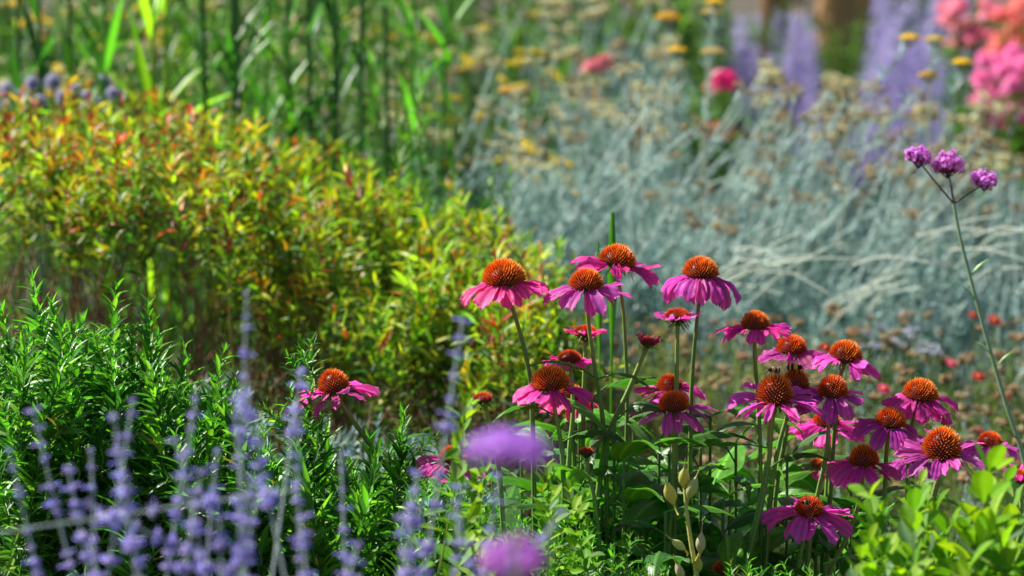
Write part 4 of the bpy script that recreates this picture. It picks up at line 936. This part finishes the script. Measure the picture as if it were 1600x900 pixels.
def col_olive(n, t): return mixc([(.12, .20, .04), (.07, .15, .03), (.2, .22, .05), (.22, .15, .06), (.18, .26, .16)], [5, 4, 3, 1.5, 1.5], n, .25)
T_OL = [template(.12, prof_lance, 2, 2, .2, c) for c in (.1, .4)]
OLV = [shoot(.34, 70, .036, T_OL, col_olive, (0, 60), .0015, .12, .0, (.15, .17, .05), stemdown=.6, side=6, side_len=.5).mesh('leafy_shoot', [M_LEAFM, M_STEM]) for _ in range(6)]
for lb, a, b, y0, y1, n in [('fine olive foliage behind the tall coneflower stems', 860, 1060, 470, 720, 62), ('fine olive foliage behind the pair of middle coneflowers', 1040, 1220, 510, 740, 62),
                       ('fine olive foliage behind the right hand group', 1200, 1400, 520, 740, 66), ('fine olive foliage at the right edge', 1390, 1640, 540, 780, 76)]:
    under(lb, a, b, y0, y1, (4.5, 5.3), n, OLV, 'olive_foliage_plant', .34, (.7, 1.1), 'foliage plant', 'fine olive foliage behind the coneflowers', 12)
under('green stems under the cream clusters, left', 660, 880, -60, 210, (6.9, 8.2), 30, FINE, 'fine_stem_plant', .85, (.8, 1.1), 'green plant', 'grey green foliage at the top centre', 14)
under('grey green foliage under the cream clusters, right', 890, 1060, 60, 260, (6.9, 8.2), 26, SIL, 'grey_foliage_plant', .34, (.8, 1.2), 'silver plant', 'grey green foliage at the top centre', 14)
# low pale silver mounds showing as blue grey patches
for lb, a, b, y0, y1 in [('blue grey mound under the bushes right of the lone coneflower', 560, 720, 650, 700), ('blue grey mound behind the sloping green plant', 290, 400, 575, 640)]:
    under(lb, a, b, y0 + 15, y1 + 30, (3.95, 4.3), 12, SIL, 'blue_grey_mound', .34, (.5, .8), 'silver plant', 'low blue grey mounds', 25)

# tall green blade between the topmost flowers
def blade_plant(label, lst, Y):
    gp = np.array([P(lst[0][0], 450, Y)[0], Y, 0]); t = thing('sword_leaf_plant', label, 'grassy plant', gp, None)
    for (x, y, bx, w_) in lst:
        top = P(x, y, Y); b = np.array([P(bx, 450, Y)[0], Y, 0]); g = Geo()
        sA = np.linspace(0, 1, 12)[:, None]; c = b * (1 - sA) + top * sA
        ww = px2m(w_, Y) * .5 * np.clip((1 - sA) * 7, 0.06, 1) ** .7 * np.clip(.15 + (sA - .86) * 10, .1, 1)
        v = np.stack([c - np.array([1, 0, 0]) * ww, c + np.array([0, .006, 0]), c + np.array([1, 0, 0]) * ww], 1).reshape(-1, 3)
        g.add(v - gp, grid_quads(2, 11), (.07, .22, .03)); obj('leaf', g.mesh('leaf', M_LEAF), t)
blade_plant('upright green sword leaves just behind the topmost coneflower', [(957, 332, 955, 40), (935, 378, 950, 22)], 3.9)

# ------------------------------------------------------------------ small red and yellow blanket flowers
def blanket(label, x, y, Y, wpx, pal, cen=(.75, .45, .02)):
    c = P(x, y, Y); W = px2m(wpx * .72, Y); gp = np.array([c[0] + .02, Y, 0])
    t = thing('blanket_flower', label, 'small flower', gp, 'small red and pink flowers scattered behind')
    g = Geo(); tube(g, [c - gp, (c - gp) * .5 + np.array([.01, 0, 0]), (0, 0, 0)], (.0012, .002), (.12, .2, .04), 5); obj('stem', g.mesh('stem', M_STEM), t)
    g = Geo(); n = 14; a = np.arange(n) / n * 6.28
    ax = nrm(np.array([.2, -.6, .8])); X = nrm(np.cross(ax, [0, 0, 1])); Yv = np.cross(ax, X)
    d = np.cos(a)[:, None] * X + np.sin(a)[:, None] * Yv + ax * .1
    inst(g, [template(.5, prof_petal, 2, 4, .1, .15)], c - gp + d * W * .08, d, ax + 0 * d, np.full(n, W * .45), mixc(pal, [1] * len(pal), n, .12))
    obj('petals', g.mesh('petals', M_PETAL), t)
    g = Geo(); ellipsoid(g, c - gp + ax * W * .05, (W * .16, W * .16, W * .12), cen, 10, 6); obj('disc', g.mesh('disc', M_FLOR), t)
RD = [(.5, .01, .05), (.6, .02, .09)]; PK = [(.75, .06, .22), (.8, .12, .3)]; OR = [(.75, .2, .04), (.7, .3, .05)]
for lb, x, y, Y, w_, pal in [
    ('dark red flower above and left of the verbena stem', 1520, 492, 5.2, 22, RD), ('dark red flower just right of the verbena stem', 1554, 500, 5.2, 30, RD),
    ('pink flower with an orange centre between group and verbena stem', 1487, 567, 4.9, 24, PK), ('crimson flower with a yellow centre near the verbena stem', 1529, 588, 4.8, 28, RD),
    ('crimson flower with a yellow centre behind the broad coneflower', 1381, 607, 4.3, 30, PK), ('red flower peeping above the coneflower leaning right', 1290, 543, 4.3, 26, RD),
    ('pink speck between the thick stem and the tucked pink coneflower', 1242, 652, 4.0, 22, PK), ('red flower right of the lowest open coneflower', 1362, 785, 3.9, 34, RD),
    ('dark red flower low left of the verbena stem', 1572, 620, 4.9, 20, RD), ('pink flower low behind the small red coned coneflower', 1528, 672, 4.7, 22, PK),
    ('small pink flower left of the nearest thick stem', 1150, 738, 3.8, 18, PK), ('orange flower low in the leafy middle', 852, 765, 3.5, 14, OR),
    ('small pink flower behind the pale pods', 1122, 745, 3.9, 20, PK)]:
    blanket(lb, x, y, Y, w_, pal)

# ------------------------------------------------------------------ far pink, lilac and coral flower masses
def bloom_bush(label, x0, x1, y0, y1, Y, pal, n=40, name='phlox_clump', cat='phlox', fl=.014, hw=.10, leaf=(.06, .17, .02)):
    xc = (x0 + x1) / 2; gp = np.array([P(xc, 450, Y)[0], Y, 0]); t = thing(name, label, cat, gp, None)
    g = Geo(); tops = []
    for i in range(n):
        p = P(rng.uniform(x0, x1), rng.uniform(y0, y1), Y + rng.uniform(-.3, .3)); tops.append(p)
        b = np.array([gp[0] + (p[0] - gp[0]) * .5, p[1], 0]); tube(g, [b - gp, (b + p) / 2 - gp, p - gp], (.004, .002), (.1, .2, .04), 5)
        m = 26; f = rng.uniform(.35, .97, m)[:, None]; pos = b * (1 - f) + p * f - gp; a = rng.uniform(0, 6.28, m); d = np.stack([np.cos(a), np.sin(a), .5 + 0 * a], -1)
        inst(g, T_TL, pos, d, np.array([0, 0, 1.]) - d * .3, rng.uniform(.06, .11, m), mixc([leaf, np.array(leaf) * .6], [1, 1], m))
    obj('foliage', g.mesh('foliage', M_LEAFM), t)
    for p in tops:
        g = Geo(); m = 34; d = nrm(rng.normal(0, 1, (m, 3))); d[:, 2] = np.abs(d[:, 2]) * 1.0 - .1
        pos = p - gp + d * hw * rng.uniform(.25, .55, (m, 1)); out = nrm(d + [0, 0, .3])
        for k in range(5):
            an = k * 1.2566; x = nrm(np.cross(out, [.1, .9, .3])); y = np.cross(out, x)
            inst(g, [template(.8, prof_obov, 2, 2, 0, .1)], pos, math.cos(an) * x + math.sin(an) * y, out, np.full(m, fl), mixc(pal, [1] * len(pal), m, .15))
        obj('flower_head', g.mesh('flower_head', M_FLOR), t)
MAG = [(.75, .12, .40), (.8, .22, .50), (.62, .09, .36), (.8, .3, .5)]; COR = [(.72, .19, .16), (.66, .22, .14), (.8, .30, .25), (.75, .15, .22)]; PNK = [(.78, .26, .38), (.75, .17, .30), (.8, .35, .45)]
bloom_bush('magenta phlox mass at the right edge above the verbena', 1525, 1640, 85, 200, 9.0, MAG, 40, hw=.075)
bloom_bush('coral red flower mass at the upper right corner', 1550, 1650, -10, 110, 9.6, COR, 44, hw=.075)
bloom_bush('rosy pink flowers near the top, left of the coral mass', 1470, 1560, 5, 75, 10.0, PNK, 24, hw=.07)
bloom_bush('single hot pink flower head above the silver bushes', 1118, 1134, 128, 140, 8.2, [(.85, .04, .25), (.8, .05, .3)], 4, fl=.016, hw=.09)
bloom_bush('peach coloured faded flower head below the hot pink one', 1122, 1140, 205, 218, 8.0, [(.5, .2, .13), (.45, .22, .12)], 4, hw=.07)
bloom_bush('dusty red flower above the cream drift', 935, 950, 95, 115, 7.6, [(.6, .15, .15)], 4, hw=.05)
bloom_bush('pink flower above the shaded silver bush', 922, 935, 95, 110, 7.4, [(.6, .2, .25)], 3, hw=.05)

LIL = ((.36, .34, .62), (.44, .40, .66), (.32, .32, .56), (.46, .40, .64))
def far_sage(label, x0, x1, y0, y1, Y, n):
    xc = (x0 + x1) / 2; gp = np.array([P(xc, 450, Y)[0], Y, 0]); t = thing('lilac_sage_bush', label, 'sage bush', gp, 'hazy lilac sage bushes in the distance')
    for i in range(n):
        top = P(rng.uniform(x0, x1), y0 + (y1 - y0) * rng.random(), Y + rng.uniform(-.5, .5))
        o = obj('flower_spike', FS[rng.integers(0, 5)], t); o.location = Vector(top - gp); o.rotation_euler = (R(rng.normal(0, 10)), R(rng.normal(0, 12)), rng.uniform(0, 6)); s = rng.uniform(.9, 1.3); o.scale = (s, s, s)
def fs_mesh():
    g = Geo(); L = 1.0; tube(g, [[0, 0, -L], [.01, 0, -L / 2], [0, 0, 0]], (.004, .001), (.3, .36, .33), 4)
    n = 330; z = -rng.random(n) ** 1.1 * .55; a = rng.uniform(0, 6.28, n); e = rng.uniform(-.2, 1, n)
    d = np.stack([np.cos(a) * np.cos(e), np.sin(a) * np.cos(e), np.sin(e)], -1)
    pos = np.stack([0 * z, 0 * z, z], -1) + d * .03 * rng.random((n, 1)) * (.3 - z[:, None])* 2
    inst(g, [template(.5, prof_obov, 2, 2, .3, .1)], pos, d, np.cross(d, [.2, .4, 1]), rng.uniform(.010, .018, n), mixc(LIL, [2, 2, 2, 1], n, .2))
    return g.mesh('flower_spike', M_FLOR)
FS = [fs_mesh() for _ in range(5)]
far_sage('lilac sage haze left of the brown trunks', 1070, 1270, 20, 260, 11.0, 100)
far_sage('lilac sage haze right of the brown trunks', 1370, 1510, -30, 240, 11.5, 100)
far_sage('lilac sage behind the magenta phlox', 1490, 1640, 60, 300, 11.0, 80)
far_sage('lilac sage low behind the leaning silver stalks', 1240, 1420, 150, 300, 10.5, 70)

# dull green background plants at mid distance
def col_far(n, t): return mixc([(.035, .11, .02), (.06, .17, .02), (.015, .055, .015), (.12, .22, .09)], [4, 4, 3, 2], n, .25)
FARS = [shoot(.9, 90, .11, [template(.3, prof_lance, 2, 2, .2, c) for c in (.1, .4)], col_far, (0, 55), .005, .1, .0, (.1, .2, .04), stemdown=.5, side=4, side_len=.4).mesh('leafy_shoot', [M_LEAFM, M_STEM]) for _ in range(5)]
def far_green(label, x0, x1, y0, y1, Yr, n, sc=(.8, 1.2), name='background_shrub'):
    return under(label, x0, x1, y0, y1, Yr, n, FARS, name, .9, sc, 'shrub', 'green shrubs at the back of the bed', 12)
far_green('green shrub behind the upper left flowers', -60, 260, -120, 60, (9.5, 11), 46)
far_green('green shrub behind the dark tall stems', 240, 520, -120, 90, (9.2, 11), 46)
far_green('green shrub behind the top centre left', 500, 760, -120, 140, (9.2, 11), 50)
far_green('green shrub behind the cream drift', 740, 1000, -120, 160, (9.2, 11), 50)
far_green('bright green plant behind the hot pink flower head', 1060, 1230, 150, 260, (7.4, 8.6), 34, (.4, .6))
far_green('green shrub between the cream drift and the lilac haze', 980, 1130, -100, 180, (9.2, 11), 36)
far_green('fresh green plants among the grey foliage at the top centre', 680, 900, 60, 260, (6.9, 8.0), 22, (.35, .55))
far_green('fresh green plants left of the hot pink flower head', 880, 1070, 120, 330, (6.9, 8.0), 18, (.3, .5))
far_green('dark shrub behind the lilac haze, right', 1100, 1400, 20, 200, (13, 15), 60, (1, 1.5))
far_green('dark shrub behind the pink and coral flowers', 1380, 1680, -60, 200, (13, 15), 70, (1, 1.5))

# trees at the back: trunk and dense crown, mostly above the frame
def tree(label, px, Y, tr, h, cr, low):
    b = P(px, 0, Y); gp = np.array([b[0], Y, 0]); t = thing('background_tree', label, 'tree', gp, 'trees at the back of the garden')
    g = Geo(); pts = spline([[0, 0, 0], [.05, 0, h * .35], [-.03, .05, h * .7], [0, 0, h]], 5)
    tube(g, pts, (tr, tr * .35), (.42, .24, .11), 12)
    for k in range(9):
        a = rng.uniform(0, 6.28); z = rng.uniform(low + .1, h * .9); e = np.array([math.cos(a) * cr * .7, math.sin(a) * cr * .7, z + .5])
        tube(g, spline([[0, 0, z], e * .5 + np.array([0, 0, z * .5 + .1]), e], 4), (tr * .35, tr * .08), (.2, .12, .07), 7)
    obj('trunk', g.mesh('trunk', M_WOOD), t)
    g = Geo(); n = 9000
    cl = np.array([nrm(rng.normal(0, 1, 3)) * rng.uniform(.2, 1) for _ in range(60)]) * [cr, cr, (h - low) * .5] + [0, 0, (h + low) * .5 + .1]
    k = rng.integers(0, 60, n); d = nrm(rng.normal(0, 1, (n, 3))); pos = cl[k] + d * rng.uniform(.1, .5, (n, 1)); pos[:, 2] = np.maximum(pos[:, 2], low)
    inst(g, [template(.5, prof_lance, 2, 2, .2, .2)], pos, d + [0, 0, -.2], nrm(rng.normal(0, 1, (n, 3))), rng.uniform(.07, .13, n), mixc([(.045, .13, .02), (.03, .09, .02), (.08, .18, .03)], [1, 1, 1], n))
    obj('crown', g.mesh('crown', M_LEAFM), t)
tree('tree whose brown trunk stands left of two at the top right', 1300, 17, .14, 4.6, 1.5, 1.35)
tree('tree whose brown trunk stands right of two at the top right', 1347, 18.5, .12, 4.4, 1.4, 1.4)
tree('dark green tree left of the brown trunks', 1205, 20, .12, 5.0, 1.7, .55)
tree('tree behind the coral flowers with a low crown', 1500, 21, .12, 5.0, 1.9, .5)
tree('tree far behind the cream flower drift', 940, 22, .13, 5.2, 2.0, .5)
tree('tree far behind the tall dark green stems', 560, 22, .13, 5.2, 2.0, .5)
tree('tree far behind the upper left corner', 180, 21, .13, 5.2, 2.0, .5)

# far green grass strip so that the ground between the beds is not bare soil
g = Geo(); n = 26000
pos = np.stack([rng.uniform(-9, 9, n), rng.uniform(11, 34, n), 0 * np.arange(n)], -1)
inst(g, [template(.12, prof_needle, 2, 2, .2, .3)], pos, np.stack([rng.normal(0, .35, n), rng.normal(0, .35, n), np.ones(n)], -1), nrm(rng.normal(0, 1, (n, 3))), rng.uniform(.15, .35, n), mixc([(.08, .2, .03), (.13, .25, .04)], [1, 1], n))
tag(obj('grass', g.mesh('grass', M_LEAFM)), 'long green grass beyond the flower beds', 'grass', None, 'stuff')
